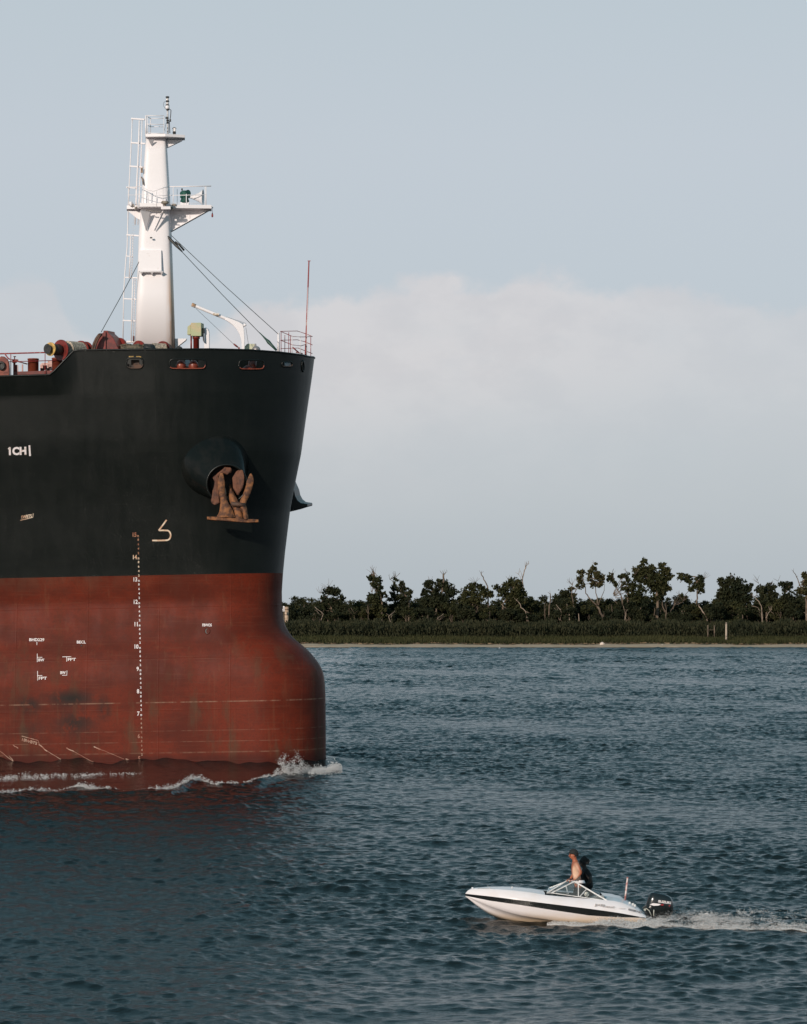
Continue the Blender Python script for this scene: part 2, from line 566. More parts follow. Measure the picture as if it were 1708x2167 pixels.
def mast_white():
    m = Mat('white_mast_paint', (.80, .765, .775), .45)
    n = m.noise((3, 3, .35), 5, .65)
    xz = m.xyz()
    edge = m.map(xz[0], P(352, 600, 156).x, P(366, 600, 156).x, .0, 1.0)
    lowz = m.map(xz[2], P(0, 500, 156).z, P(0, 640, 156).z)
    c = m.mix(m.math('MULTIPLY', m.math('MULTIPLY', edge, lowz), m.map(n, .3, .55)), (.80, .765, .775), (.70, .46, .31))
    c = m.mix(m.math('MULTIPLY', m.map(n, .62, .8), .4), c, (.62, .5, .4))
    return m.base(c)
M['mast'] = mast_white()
M['white'] = worn('white_paint', (.80, .765, .775), (.66, .60, .57), 6, .45, .6, .8)
M['deck_red'] = worn('red_deck_paint', (.17, .026, .018), (.10, .02, .015), 3, .42, .4, .65)
M['machine_red'] = worn('red_machinery_paint', (.20, .026, .02), (.11, .02, .016), 4, .38, .42, .66)
M['red_light'] = worn('rust_red_paint', (.24, .055, .028), (.15, .03, .02), 5, .38)
M['rail_red'] = worn('chipped_red_rail_paint', (.26, .025, .025), (.42, .3, .27), 7, .45, .58, .66)
M['rust'] = worn('rusty_iron', (.25, .10, .036), (.07, .03, .017), 4.5, .8, .36, .64, bump=.04)
M['darkrust'] = worn('dark_rusty_iron', (.10, .05, .03), (.035, .025, .02), 3, .7)
M['bolster_rust'] = worn('worn_bolster_rust', (.15, .058, .030), (.07, .03, .02), 4, .8, .4, .66, bump=.03)
M['rope'] = worn('cream_mooring_rope', (.62, .52, .41), (.3, .24, .18), 14, .9, .4, .6, bump=.03)
M['oldrope'] = worn('old_green_grey_rope', (.075, .07, .05), (.17, .13, .09), 12, .95, .45, .6, bump=.03)
M['green'] = worn('pale_green_machine_paint', (.40, .42, .24), (.50, .40, .24), 2.5, .5, .45, .7)
M['palegreen'] = worn('pale_locker_paint', (.56, .56, .40), (.42, .42, .3), 3, .5)
M['silver'] = worn('dull_aluminium', (.45, .42, .41), (.3, .27, .26), 6, .4, metal=.5)
M['yellow'] = worn('yellow_paint', (.66, .42, .13), (.4, .25, .08), 6, .5)
M['horn_green'] = worn('dark_green_canvas', (.006, .085, .062), (.003, .045, .035), 8, .7)
M['dark'] = worn('blackened_steel', (.018, .02, .02), (.04, .037, .033), 8, .5)
M['steel'] = worn('galvanised_steel', (.33, .33, .33), (.2, .19, .18), 9, .45, metal=.4)
M['wire'] = Mat('tarred_wire', (.035, .045, .045), .6)
M['turn'] = Mat('green_turnbuckle_paint', (.015, .055, .04), .5)
M['lens'] = Mat('lamp_glass', (.75, .7, .68), .15)
M['mark'] = worn('white_hull_lettering', (.76, .70, .70), (.55, .44, .36), 6, .6, .5, .7)
M['mark_rust'] = worn('rust_stained_lettering', (.46, .25, .15), (.30, .12, .07), 5, .7, .35, .6)
M['mark_fade'] = worn('faded_lettering', (.42, .27, .20), (.3, .12, .08), 5, .7, .4, .6)
M['mark_warm'] = worn('cream_lettering', (.74, .60, .46), (.58, .35, .22), 4, .6, .45, .65)

ship = thing('bulk_carrier', LS, 'black cargo ship with red underside and white foremast, its bow filling the left half', 'ship')
def hull_part(name, mask, material):
    q = quads[mask]
    used, inv = np.unique(q.ravel(), return_inverse=True)
    vs = allv[used] - np.array(LS)
    me = np_mesh(name, vs, inv.reshape(-1, 4), True)
    return link_mesh(name, me, material, ship)
topside = hull_part('topside_plating', keep & ~below, M['black'].m)
bottom = hull_part('bottom_plating', keep & below, M['red_hull'].m)
# deck, closed aft
dz = 17.5
d, b = outline(17.5); shd = solve_shift(17.5)
a1 = np.stack(world_pts(dz, d, b - .03, -1, shd - .05), 1); a2 = np.stack(world_pts(dz, d, b - .03, 1, shd - .05), 1)
a1[:, 2] = dz - .0; a2[:, 2] = dz
mb = MB()
st = 3
idx = list(range(0, NC, st)) + [NC - 1]
mb.add([a1[i] for i in idx] + [a2[i] for i in idx], [(i, i + 1, len(idx) + i + 1, len(idx) + i) for i in range(len(idx) - 1)])
mb.build('deck_plating', M['deck_red'].m, ship, fix=False)
# rolled cap on the bulwark
mb = MB()
mb.tube([Vector(p) for p in full[-1][NCF // 2 - 235:NCF // 2 + 200:3]], .045, 6)
mb.build('bulwark_capping', M['black'].m, ship)

# ------------------------------------------------------------------ ship: painted marks on the plating
def mark_text(t, cx_, ybase, h, name, material, parent, ang=0.0, wscale=1.0, width=None, lift=.02, surf=hit):
    vs, fs, asp = _glyphs[t]
    if width:
        wscale = width / (h * asp)
    ca, sa = math.cos(ang), math.sin(ang)
    mb = MB()
    pts = []
    for x, y in vs:
        u, w = x * h * wscale, y * h
        pts.append(surf(cx_ + u * ca + w * sa, ybase + u * sa - w * ca, lift))
    mb.add(pts, fs)
    return mb.build(name, material, parent, fix=False)
def strip_into(mb, pts, w, lift=.02, surf=hit):
    """a painted line of width w (picture units) along pts"""
    n = len(pts)
    L = []
    for i, (x, y) in enumerate(pts):
        x0, y0 = pts[max(i - 1, 0)]; x1, y1 = pts[min(i + 1, n - 1)]
        dx, dy = x1 - x0, y1 - y0
        l = math.hypot(dx, dy) or 1
        nx, ny = -dy / l * w / 2, dx / l * w / 2
        L.append((surf(x + nx, y + ny, lift), surf(x - nx, y - ny, lift)))
    vs = [p for q in L for p in q]
    mb.add(vs, [(2 * i, 2 * i + 1, 2 * i + 3, 2 * i + 2) for i in range(n - 1)])
    return mb
for i, mtr in enumerate(range(15, 4, -1)):
    y = 1131.5 + i * 47.35
    xs = 291.5 + i * .82
    mk = 'mark_rust' if mtr == 15 else 'mark_fade' if mtr <= 6 else 'mark_warm' if mtr == 14 else 'mark'
    mark_text(str(mtr), xs - 6.6 if mtr > 9 else xs - 5.0, y + 4.6, 9.3, 'draught_number', M[mk].m, bottom if mtr <= 13 else topside, wscale=.82)
    mark_text('m', xs + .8, y + 5.0, 4.0, 'draught_number', M[mk].m, bottom if mtr <= 13 else topside, wscale=.62)
    if mtr > 5:
        for j, dgt in enumerate('8642'):
            yy = y + 10.6 + j * 9.47
            mm = 'mark_rust' if mtr == 15 else 'mark_warm' if mtr == 14 else 'mark_fade' if mtr <= 7 else 'mark'
            mark_text(dgt, xs + 1.0 + j * .2, yy + 2.3, 4.7, 'draught_digit', M[mm].m, topside if yy < 1213 else bottom)
mark_text('1CH', 37.6, 963.2, 17.6, 'stowage_mark', M['mark'].m, topside, R(-1.5), width=37)
strip_into(MB(), [(17.4, 950.4), (21.6, 946.6)], 2.8).build('stowage_mark', M['mark'].m, topside, fix=False)
mb = strip_into(MB(), [(62.2, 942.3), (63.6, 965)], 3.6); mb.build('stowage_mark', M['mark'].m, topside, fix=False)
mark_text('1WBTS', 57.2, 1096.6, 7.2, 'tank_mark', M['mark_warm'].m, topside, R(-8.5), width=22)
mb = strip_into(MB(), [(43, 1101), (57, 1098), (69.6, 1094.8), (70.4, 1086.5)], 1.2); mb.build('tank_mark', M['mark_warm'].m, topside, fix=False)
def redmark(t, x, yb, h, w, lines, mk='mark', ang=0.0, lw=1.2):
    mark_text(t, x, yb, h, 'tank_mark', M[mk].m, bottom, ang, width=w)
    mb = MB()
    for l in lines:
        strip_into(mb, l, lw)
    if lines:
        mb.build('tank_mark', M[mk].m, bottom, fix=False)
redmark('BHD229', 78, 1357, 6.4, 32, [[(78.2, 1358.2), (78.2, 1365)]])
redmark('BECL', 172.2, 1361.8, 6.2, 19, [])
redmark('BW', 87.6, 1399.6, 6.0, 12.5, [[(79, 1383), (79, 1401)], [(79, 1391), (89.5, 1391)]])
redmark('FPT', 152, 1398.6, 6.2, 17, [[(132, 1390), (151, 1389.6)], [(141.2, 1390), (141.2, 1400)]])
redmark('FPT', 90.6, 1438.3, 6.2, 17.5, [[(79.6, 1420), (79.6, 1440)], [(79.6, 1429.7), (89.5, 1429.5)]])
redmark('BW', 133.4, 1426.6, 6.2, 11.6, [[(141.8, 1419), (141.6, 1429), (131.7, 1429)]])
redmark('1BWBTS', 62, 1572.2, 6.4, 33, [[(46, 1557.6), (80.8, 1567), (83, 1574)]], 'mark_fade', R(15))
redmark('FBWOS', 438.2, 1325.8, 6.2, 20, [])
mb = strip_into(MB(), [(352.6, 1100.2), (348, 1106.6)] + [(336, 1122.6)] + [(337.4, 1122.4), (346, 1122.2), (353, 1122.6)] +
                [(353 + 8.2 * math.sin(a), 1132.8 - 10.4 * math.cos(a)) for a in np.linspace(.1, 3.0, 12)] + [(350, 1143.4), (336, 1143.8), (322, 1143.8)], 3.2)
mb.build('bulbous_bow_mark', M['mark_warm'].m, topside, fix=False)
mark_text('SWL', 278.5, 757.3, 3.9, 'load_mark', M['yellow'].m, topside, width=11.5)
mark_text('90t', 293.5, 757.3, 3.9, 'load_mark', M['yellow'].m, topside, width=11)
# scrapes near the waterline and plate seams
mb = MB()
for a, b_, w in (((0, 1590), (36, 1617), 1.0), ((82, 1575), (100, 1590), 2.2), ((100, 1590), (160, 1625), .9), ((140, 1583), (156, 1590), 1.8), ((156, 1590), (215, 1622), .8), ((199, 1580), (213, 1586), 2.2),
                 ((213, 1586), (262, 1606), .8), ((266, 1606), (288, 1613), 1.7), ((28, 1577), (38, 1583), 1.6), ((20, 1600), (34, 1617), 1.2), ((80, 1615), (95, 1625), 1.2)):
    n = 7
    strip_into(MB(), [(a[0] + (b_[0] - a[0]) * i / n + random.uniform(-.5, .5), a[1] + (b_[1] - a[1]) * i / n + random.uniform(-.6, .6)) for i in range(n + 1)], w, .012).build('scrape_mark', M['mark_fade'].m, bottom, fix=False)
# overboard outlet below the FBWOS mark, small outlet below BECL
def ring_on_hull(name, x, y, rx, ry, tube_r, material, parent, n=20, fillm=None):
    pts = [hit(x + rx * math.cos(t), y + ry * math.sin(t), .01) for t in np.linspace(0, 2 * math.pi, n + 1)]
    mb = MB().tube(pts, tube_r, 6, cap=False)
    o = mb.build(name, material, parent)
    if fillm:
        MB().add([hit(x + rx * math.cos(t), y + ry * math.sin(t), .006) for t in np.linspace(0, 2 * math.pi, n, endpoint=False)], [tuple(range(n))]).build('outlet_bore', fillm, parent, fix=False)
    return o
ring_on_hull('outlet', 438.8, 1335.4, 5.6, 6.6, .018, M['red_hull'].m, bottom, fillm=M['dark'].m)
MB().add([hit(440.2 + 3.6 * math.cos(t), 1335.4 + 5.6 * math.sin(t), .03) for t in np.linspace(0, 2 * math.pi, 16, endpoint=False)], [tuple(range(16))]).build('outlet_flap', M['red_hull'].m, bottom, fix=False)
ring_on_hull('outlet', 172.4, 1366.2, 1.6, 1.4, .01, M['dark'].m, bottom, 12, M['dark'].m)
ring_on_hull('outlet', 641.0, 775, 2.2, 11, .05, M['black'].m, topside, 18, M['dark'].m)

# ------------------------------------------------------------------ ship: fairleads in the bulwark
def fairlead(x0, y0, x1, y1, mat_low):
    w, h = (x1 - x0) / 2, (y1 - y0) / 2
    cx_, cy_ = (x0 + x1) / 2, (y0 + y1) / 2
    pts = []
    for t in np.linspace(0, 2 * math.pi, 40, endpoint=False):
        c, s_ = math.cos(t), math.sin(t)
        k = 2 / 2.6
        ex = (w - h if w > h else 0)
        pts.append((cx_ + math.copysign(ex, c) * min(1, abs(c) * 3) + h * math.copysign(abs(c) ** k, c) if w > h else cx_ + w * math.copysign(abs(c) ** k, c),
                    cy_ + h * math.copysign(abs(s_) ** k, s_)))
    pts.append(pts[0])
    wp = [hit(x, y, .0) for x, y in pts]
    fr = MB().tube([p - V(0, .01, 0) for p in wp], .04, 8, cap=False).build('fairlead', M['black'].m, ship)
    # inner sleeve, going in through the plate
    inn = [p + V(0, .38, 0) for p in wp]
    MB().loft([wp, inn], closed=False, cap=False).tube([p - V(0, .03, -.02) for p in wp[1:17]], .03, 6).build('fairlead_sleeve', mat_low, fr)
    return fr
for o in OPEN:
    fairlead(*o, M['red_light'].m if o[0] in (359, 506) else M['darkrust'].m)
def inside(x, y, dp):
    p = hit(x, y); dr = (p - EYEV).normalized()
    return p + dr * dp
for x0, x1, dp in ((258, 318, 1.9), (350, 448, 2.2), (500, 575, 2.0), (593, 624, 1.0)):    # black boxes added behind the openings to shut out the sky and keep them dark
    a_, b_ = inside(x0, 760, dp), inside(x1, 760, dp)
    MB().prism([V(a_.x, a_.y, 17.5), V(b_.x, b_.y, 17.5), V(b_.x, b_.y + .3, 17.5), V(a_.x, a_.y + .3, 17.5)], V(0, 0, 1.27)).build('opening_blocker', M['black'].m, ship)
for x in (383, 409.5):      # rollers of the wide fairlead
    c = inside(x, 781, .5)
    MB().lathe(c - V(0, 0, .25), (0, 0, 1), [(0, .2), (.3, .2), (.36, .23), (.48, .22), (.6, .15), (.68, .02)], 18).build('fairlead_roller', M['red_light'].m, ship)
c = inside(397, 768, 1.0)
MB().box(c, (.2, .1, .3)).box(c + V(.24, 0, 0), (.16, .1, .28)).build('white_plate', M['white'].m, ship)  # small white plates set inside the wide opening
c = inside(535, 779, .8)
MB().lathe(c - V(.08, 0, .3), (.12, 0, 1), [(0, .19), (.68, .19)], 18).build('mooring_bollard', M['red_light'].m, ship)
c = inside(524, 784, .6)
MB().ball(c, .24, 14, 8).build('fairlead_roller', M['red_light'].m, ship)
c = inside(285, 776, .35)
MB().box(c, (.52, .3, .14)).box(c + V(.02, .1, .2), (.36, .2, .22)).lathe(c + V(-.26, -.12, .02), (0, -1, 0), [(0, .09), (.1, .09)], 12).lathe(c + V(.24, -.12, .0), (0, -1, 0), [(0, .09), (.12, .09)], 12).build('chain_stopper', M['darkrust'].m, ship)
c = inside(609, 771, .5)
MB().box(c, (.3, .06, .3)).build('white_plate', M['white'].m, ship)

# ------------------------------------------------------------------ ship: anchor housing and anchor
hc = hit(453, 984)                      # where the axis leaves the plating
tipc = P(480, 1024, hc.y - .8)
ax = V(.1, -.98, -.15).normalized()
up = V(0, 0, 1); u_ = ax.cross(up).normalized(); w_ = u_.cross(ax)
def ringpts(c, rx, ry, n=40, rot=0):
    return [c + u_ * (rx * math.cos(t)) + w_ * (ry * math.sin(t)) for t in np.linspace(0, 2 * math.pi, n, endpoint=False)]
back = hc + V(-.1, 1.1, .2)
mb = MB().loft([ringpts(back, 1.95, 1.9), ringpts(hc, 1.47, 1.46), ringpts(hc.lerp(tipc, .5), 1.18, 1.16), ringpts(tipc, .90, .88)], cap=False)
mb.loft([ringpts(tipc, .93, .90), ringpts(tipc + ax * .03, .90, .87), ringpts(tipc - ax * .05, .84, .82), ringpts(tipc - ax * 1.2, .66, .66)], cap=False)
HB = worn('glossy_black_paint', (.006, .008, .0075), (.010, .011, .010), 2, .13, spec=.16)
housing = mb.build('anchor_housing', HB.m, ship)
lipm = MB().tube(ringpts(tipc, .91, .88) + ringpts(tipc, .91, .88)[:1], .05, 8, cap=False)
lipm.build('bolster_lip', M['black'].m, ship)
cap = ringpts(tipc - ax * 1.0, .8, .8)
MB().add(cap, [tuple(range(len(cap)))]).build('hawse_back', M['dark'].m, ship, fix=False)
# the port bolster, seen past the stem
mb = MB()
py = 161.0
prof = [(612, 1015), (622.5, 1038), (625, 1050), (630, 1059), (637, 1064.5), (650.5, 1066.5), (651, 1072.5), (640, 1075.5), (628, 1079.5), (610, 1084)]
mb.prism([P(x, y, py) for x, y in prof], V(.2, 1.6, .1))
mb.build('port_bolster', M['black'].m, ship, bevel=.04)

# anchor: Z-coordinates by picture point, depth near the tip of the housing
Ya = tipc.y - .25
anchor = thing('anchor', P(490, 1100, Ya), 'rusty brown stockless anchor hanging below its housing on the black bow', 'anchor')
zx = lambda x, y, dy=0: P(423.2 + x * .08919, 947.9 + y * .08919, Ya + dy)      # from the 9.49x close-up
def roughen(o, amp, cuts=2, sc_=9):
    bm = bmesh.new(); bm.from_mesh(o.data)
    bmesh.ops.subdivide_edges(bm, edges=bm.edges[:], cuts=cuts, use_grid_fill=True, smooth=.3)
    from mathutils import noise
    for v in bm.verts:
        p = (v.co + BASE[o]) * sc_ * .4
        v.co += noise.noise_vector(p) * amp + noise.noise_vector(p * 3.1) * amp * .45
    for f in bm.faces:
        f.smooth = False
    bm.to_mesh(o.data); bm.free()
    return o
def plate(secs, material, name):
    """secs: (left x, right x, y, front dy, thickness)"""
    L = []
    for xl, xr, y, dy, th in secs:
        a, b_ = zx(xl, y, dy), zx(xr, y, dy)
        mpt = zx((xl + xr) / 2, y, dy - th * .45)
        bk = zx((xl + xr) / 2, y, dy + th)
        q1, q2 = a.lerp(mpt, .55) + V(0, -th * .12, 0), b_.lerp(mpt, .55) + V(0, -th * .12, 0)
        L.append([a, q1, mpt, q2, b_, b_.lerp(bk, .6), bk, a.lerp(bk, .6)])
    return roughen(MB().loft(L).build(name, material, anchor), .018, 1)
zx0 = 0
# crown plate: one thick bar
mb = MB()
mb.prism([zx(165, 1630, -.35), zx(440, 1632, -.35), zx(720, 1652, -.35), zx(800, 1665, -.35), zx(1150, 1690, -.35), zx(1385, 1695, -.3), zx(1385, 1760, -.3), zx(1150, 1765, -.35), zx(800, 1745, -.35), zx(500, 1722, -.35), zx(165, 1700, -.35)], V(0, .75, 0))
roughen(mb.build('crown_plate', M['rust'].m, anchor, bevel=.02), .018, 1)
plate([(400, 830, 1640, -.3, .3), (440, 800, 1560, -.3, .3), (470, 770, 1450, -.28, .28), (480, 710, 1360, -.25, .25), (480, 640, 1230, -.2, .22), (450, 600, 1080, -.15, .22), (425, 585, 930, -.1, .2), (420, 590, 820, -.05, .16), (440, 575, 720, 0, .1), (485, 545, 600, .0, .03)], M['rust'].m, 'fluke')
plate([(1040, 1150, 1690, -.3, .25), (1020, 1135, 1560, -.3, .25), (960, 1110, 1430, -.28, .25), (930, 1085, 1330, -.25, .22), (975, 1140, 1200, -.2, .22), (1040, 1205, 1050, -.15, .2), (1085, 1245, 920, -.1, .18), (1105, 1270, 810, -.05, .14), (1135, 1262, 720, 0, .1), (1190, 1225, 610, .0, .03)], M['rust'].m, 'fluke')
plate([(825, 1010, 1680, -.2, .25), (815, 1000, 1560, -.18, .25), (780, 990, 1420, -.1, .25), (730, 950, 1320, 0, .3), (690, 880, 1220, .1, .3), (680, 820, 1080, .25, .3), (690, 760, 960, .5, .3), (700, 750, 860, .9, .3)], M['rust'].m, 'shank')
mb = MB().lathe(zx(800, 1330, -.35), (1, .1, -.12), [(-.12, .10), (.5, .10)], 12)
mb.build('crown_pin', M['darkrust'].m, anchor)
# inside of the bolster: worn rusty cheeks of the hawse
def cheek(pts, dy, name='bolster_cheek'):
    roughen(MB().prism([zx(x, y, dy) for x, y in pts], V(0, .35, 0)).build(name, M['bolster_rust'].m, ship, bevel=.08), .05, 1)
cheek([(300, 700), (420, 600), (590, 460), (740, 470), (755, 560), (650, 630), (560, 600), (440, 680), (450, 1000), (480, 1300), (340, 1360), (265, 1270), (300, 1020), (340, 800)], .12)
cheek([(770, 690), (900, 520), (1010, 520), (1055, 800), (1020, 950), (900, 1120), (790, 950)], .14)
# ------------------------------------------------------------------ ship: foremast
YM = 156.0
foremast = bpy.data.objects.new('foremast', None); COL.objects.link(foremast); foremast.parent = ship; BASE[foremast] = BASE[ship]
z1 = lambda x, y, dy=0.0: P(237 + x * .15622, 186.2 + y * .15622, YM + dy)     # 5.418x close-up of the mast head
z2 = lambda x, y, dy=0.0: P(x * .23787, 474 + y * .23787, YM + dy)           # 3.558x close-up of the mast foot
px = lambda n: n / F * YM
secs = []
for y, xl, xr in ((745, 286.5, 370.6), (620, 290.5, 366.8), (500, 294.6, 362.8), (440, 298.6, 360.2), (390, 302.6, 358), (330, 306.6, 354.4), (292, 309.6, 351.8)):
    c = P((xl + xr) / 2, y, YM); r = px((xr - xl) / 2)
    se = lambda q: math.copysign(abs(q) ** .36, q)
    secs.append([c + V(se(math.cos(t)) * r, se(math.sin(t)) * r * .86, 0) for t in np.linspace(0, 2 * math.pi, 64, endpoint=False)])
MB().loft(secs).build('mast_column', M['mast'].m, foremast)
def rad_at(y):
    return px(np.interp(y, [292, 330, 390, 440, 500, 620, 745], [42.2, 47.8, 55.4, 61.6, 68.2, 76.3, 84.1]) / 2)
W = M['white'].m
# cabinet on the front of the mast with its bracket
mb = MB()
p0, p1 = z2(1240, 320), z2(1436, 420)
yf = -.88
q = [z2(1238, 300, yf), z2(1436, 300, yf), z2(1438, 418, yf), z2(1236, 418, yf)]
mb.prism([z2(1238, 232, -.76), z2(1436, 232, -.76), z2(1438, 330, yf), z2(1436, 418, yf), z2(1236, 418, yf), z2(1238, 330, yf)][:2] + [z2(1438, 418, yf), z2(1236, 418, yf)], V(0, .55, 0))
mb.build('mast_cabinet', W, foremast, bevel=.015)
mb = MB().prism([z2(1246, 419, -.98), z2(1450, 422, -.98), z2(1450, 428, -.98), z2(1246, 428, -.98)], V(0, .6, 0))
for a in (1246, 1340, 1426):
    mb.prism([z2(a, 428, -.97), z2(a + 24, 428, -.97), z2(a + 13, 455, -.85)], V(0, .35, 0))
mb.build('cabinet_bracket', M['mast'].m, foremast)
# upper platform
def slab(name, outline, y0, y1, parent=foremast, mat=W, bevel=.01):
    top = [P(x, y0 - (Y_ - YM) * 0, Y_) for x, Y_ in outline]
    zt, zb = P(300, y0, YM).z, P(300, y1, YM).z
    t = [V(p.x, p.y, zt) for p in top]
    return MB().prism(t, V(0, 0, zb - zt)).build(name, mat, parent, bevel=bevel)
up_pl = slab('upper_platform', [(308, YM - .75), (350, YM - .85), (391.5, YM - .45), (391.5, YM + .45), (350, YM + .85), (308, YM + .75)], 288.2, 294.2)
mb = MB().prism([z1(735, 700, -.12), z1(952, 704, -.12), z1(940, 716, -.12), z1(770, 796, -.12), z1(745, 806, -.12)], V(0, .24, 0))
mb.build('gusset', W, up_pl)
MB().prism([z1(492, 698, -.82), z1(560, 698, -.70), z1(532, 778, -.52)], V(.03, .1, 0)).build('gusset', W, up_pl)
mb = MB()
for (x, w, y1_) in ((460, 22, 372), (484, 10, 380), (522, 12, 405), (704, 9, 372)):
    dy = -.7 if x != 522 else .6
    mb.tube([z1(x, 655, dy), z1(x, y1_, dy)], px(w * .15622 / 2), 8)
for y in (372, 490, 610):
    mb.tube([z1(460, y, -.7), z1(704, y + 4, -.7)], px(.8), 6)
for y in (412, 525, 622):
    mb.tube([z1(522, y, .6), z1(704, y, .6)], px(.8), 6)
    mb.tube([z1(704, y, .6), z1(704, y - 30, -.7)], px(.8), 6)
    mb.tube([z1(460, y - 30, -.7), z1(522, y, .6)], px(.8), 6)
mb.build('railing', W, up_pl)
# signal pole with lanterns
pole = MB().tube([z1(758, 655), z1(752, 250)], px(1.9), 10).build('signal_pole', worn('greyed_pole_paint', (.62, .6, .6), (.35, .33, .32), 9, .5).m, foremast)
mb = MB().lathe(z1(752, 300), (0, 0, 1), [(0, px(1.2)), (px(3), px(4.2)), (px(8), px(4.6)), (px(10), px(3.2))], 14); mb.build('lamp_base', W, pole)
mb = MB()
mb.lathe(z1(752, 236), (0, 0, 1), [(0, px(4.2)), (px(1), px(4.2)), (px(1), px(2.6)), (px(8), px(2.6)), (px(8), px(4)), (px(9.2), px(4)), (px(9.2), px(2.8)), (px(16.5), px(2.8)), (px(17), px(4.3)), (px(18.6), px(4)), (px(19.6), px(1.5))], 14, smooth=False)
mb.build('masthead_lantern', M['dark'].m, pole)
for yy in (210, 158):
    MB().lathe(z1(752, yy + 12), (0, 0, 1), [(0, px(2.9)), (px(4), px(2.9))], 12).build('lantern_glass', M['lens'].m, pole)
mb = MB()
for y, r in ((292, 3.2), (470, 2.6), (440, 3.0), (405, 2.2)):
    MB().lathe(z1(755, y, -.05), (0, 0, 1), [(-px(1.6), px(r)), (px(1.6), px(r * .9))], 10).build('clamp', M['dark'].m, pole)
MB().box(z1(790, 440), (px(3.4), .1, px(5))).build('sensor', M['dark'].m, pole)
MB().box(z1(735, 405), (px(3), .1, px(4))).build('sensor', M['dark'].m, pole)
mb = MB().tube([z1(730, 290), z1(700, 245), z1(698, 205), z1(722, 180)], px(.35), 5)
mb.tube([z1(775, 285), z1(800, 300), z1(795, 380), z1(778, 470), z1(785, 612)], px(.9), 5)
mb.tube([z1(735, 470), z1(715, 560), z1(722, 590)], px(.4), 5)
mb.build('cable', M['dark'].m, pole)
lan = MB().lathe(z1(845, 652), (0, 0, 1), [(0, px(3.2)), (px(6), px(3.2)), (px(7), px(4.4)), (px(8), px(3.2)), (px(15.5), px(3.2)), (px(16), px(4.6)), (px(17.6), px(3.6)), (px(19), px(1))], 12, smooth=False).build('anchor_lantern', M['dark'].m, foremast)
MB().box(z1(847, 565, -.06), (px(4.4), px(4.4), px(7))).build('lantern_glass', M['lens'].m, lan)
# lower platform
low = slab('lower_platform', [(268.3, YM - .35), (290, YM - .4), (296, YM - 1.25), (345, YM - 1.3), (362, YM - .75), (448, YM - .55), (448, YM + .55), (362, YM + .75), (345, YM + 1.3), (296, YM + 1.3), (268.3, YM + .4)], 436.6, 444.2)
mb = MB().prism([z1(765, 1662, -.03), z1(1345, 1640, -.03), z1(1340, 1652, -.03), z1(800, 1946, -.03), z1(780, 1940, -.03)], V(0, .06, 0))
mb.build('gusset', W, low)
MB().bbox(z1(1318, 1655), z1(790, 1950), .42, .03, up=(0, 0, 1)).build('gusset_flange', W, low)
MB().box(z1(1052, 1715, -.04), (px(1.0), .04, px(18))).build('stiffener', W, low)
for a, b_, c_, d1, d2 in ((385, 515, 458, -1.3, -.78), (700, 668, 570, -1.2, -.80)):
    MB().prism([z1(a, 1655, d1), z1(b_, 1680, d2 - .2), z1(c_, 1930, d2)], V(.05, .12, 0)).build('gusset', W, low)
MB().prism([z1(215, 1665, -.3), z1(380, 1672, -.3), z1(385, 1790, -.3), z1(330, 1760, -.3)], V(0, .06, 0)).build('gusset', W, low)
mb = MB()
# outboard rail to the right, near and far side
for dy in (-.5, .5):
    for y0, y1_, r in ((1337, 1328, 1.25), (1455, 1447, .8), (1560, 1560, .5)):
        mb.tube([z1(780, y0, dy), z1(1345 if r > 1 else 1275, y1_, dy)], px(r), 6)
    for x in (830, 1262, 1276):
        mb.tube([z1(x, 1610, dy), z1(x, 1335, dy)], px(.9), 6)
mb.tube([z1(1335, 1330, -.5), z1(1335, 1330, .5)], px(.8), 6)
mb.tube([z1(1008, 1610, -.5), z1(1008, 1435, -.5)], px(1.0), 6)
mb.tube([z1(884, 1600, .5), z1(884, 1370, .5)], px(.6), 6)
mb.tube([z1(1236, 1600, .3), z1(1236, 1400, .3)], px(.6), 6)
# curved rail round the front of the mast
for y, r in ((1330, .8), (1440, .55), (1560, .45)):
    sag = 70 if y == 1330 else 20
    mb.tube([z1(205, y + 10, -.3), z1(330, y + 10, -.35), z1(372, y - 5, -1.1), z1(480, y + sag * .7, -1.25), z1(560, y + sag, -1.28), z1(640, y + sag * .6, -1.28), z1(700, y + 20, -1.2), z1(770, y + 6, -.75)], px(r), 6)
for x, dy in ((222, -.3), (335, -.4), (375, -1.1), (430, -1.2), (490, -1.25), (604, -1.28), (690, -1.2), (760, -.8)):
    mb.tube([z1(x, 1620, dy), z1(x, 1335 if x not in (490, 604) else 1400, dy)], px(.85), 6)
mb.tube([z1(205, 1340, -.3), z1(205, 1340, .4), z1(330, 1340, .4)], px(.8), 6)
mb.tube([z1(222, 1620, .4), z1(222, 1340, .4)], px(.85), 6)
mb.build('railing', W, low)
# whistle: green motor and white bell on a bracket
horn = MB().lathe(z1(1045, 1480), (1, -.1, -.02), [(0, px(1.8)), (px(5), px(3.2)), (px(13), px(6.2)), (px(22), px(10.5)), (px(29), px(16.5)), (px(30), px(17)), (px(29.4), px(15.2)), (px(13), px(5))], 22, cap=False).build('foghorn', W, foremast)
mb = MB().loft([[z1(986 + math.cos(t) * w, y, -.02 + math.sin(t) * .32) for t in np.linspace(0, 6.283, 14, endpoint=False)] for y, w in ((1552, 56), (1530, 62), (1500, 48), (1480, 66), (1455, 58), (1430, 68), (1405, 58), (1388, 28))])
mb.ball(z1(1030, 1430, -.05), px(6.2), 12, 8, (1, 1, 1.3))
mb.build('horn_motor', M['horn_green'].m, horn)
MB().tube([z1(948, 1388), z1(950, 1360)], px(1.6), 8).build('horn_fitting', M['dark'].m, horn)
MB().tube([z1(1020, 1400), z1(1050, 1400), z1(1050, 1430)], px(.5), 6).build('horn_pipe', M['dark'].m, horn)
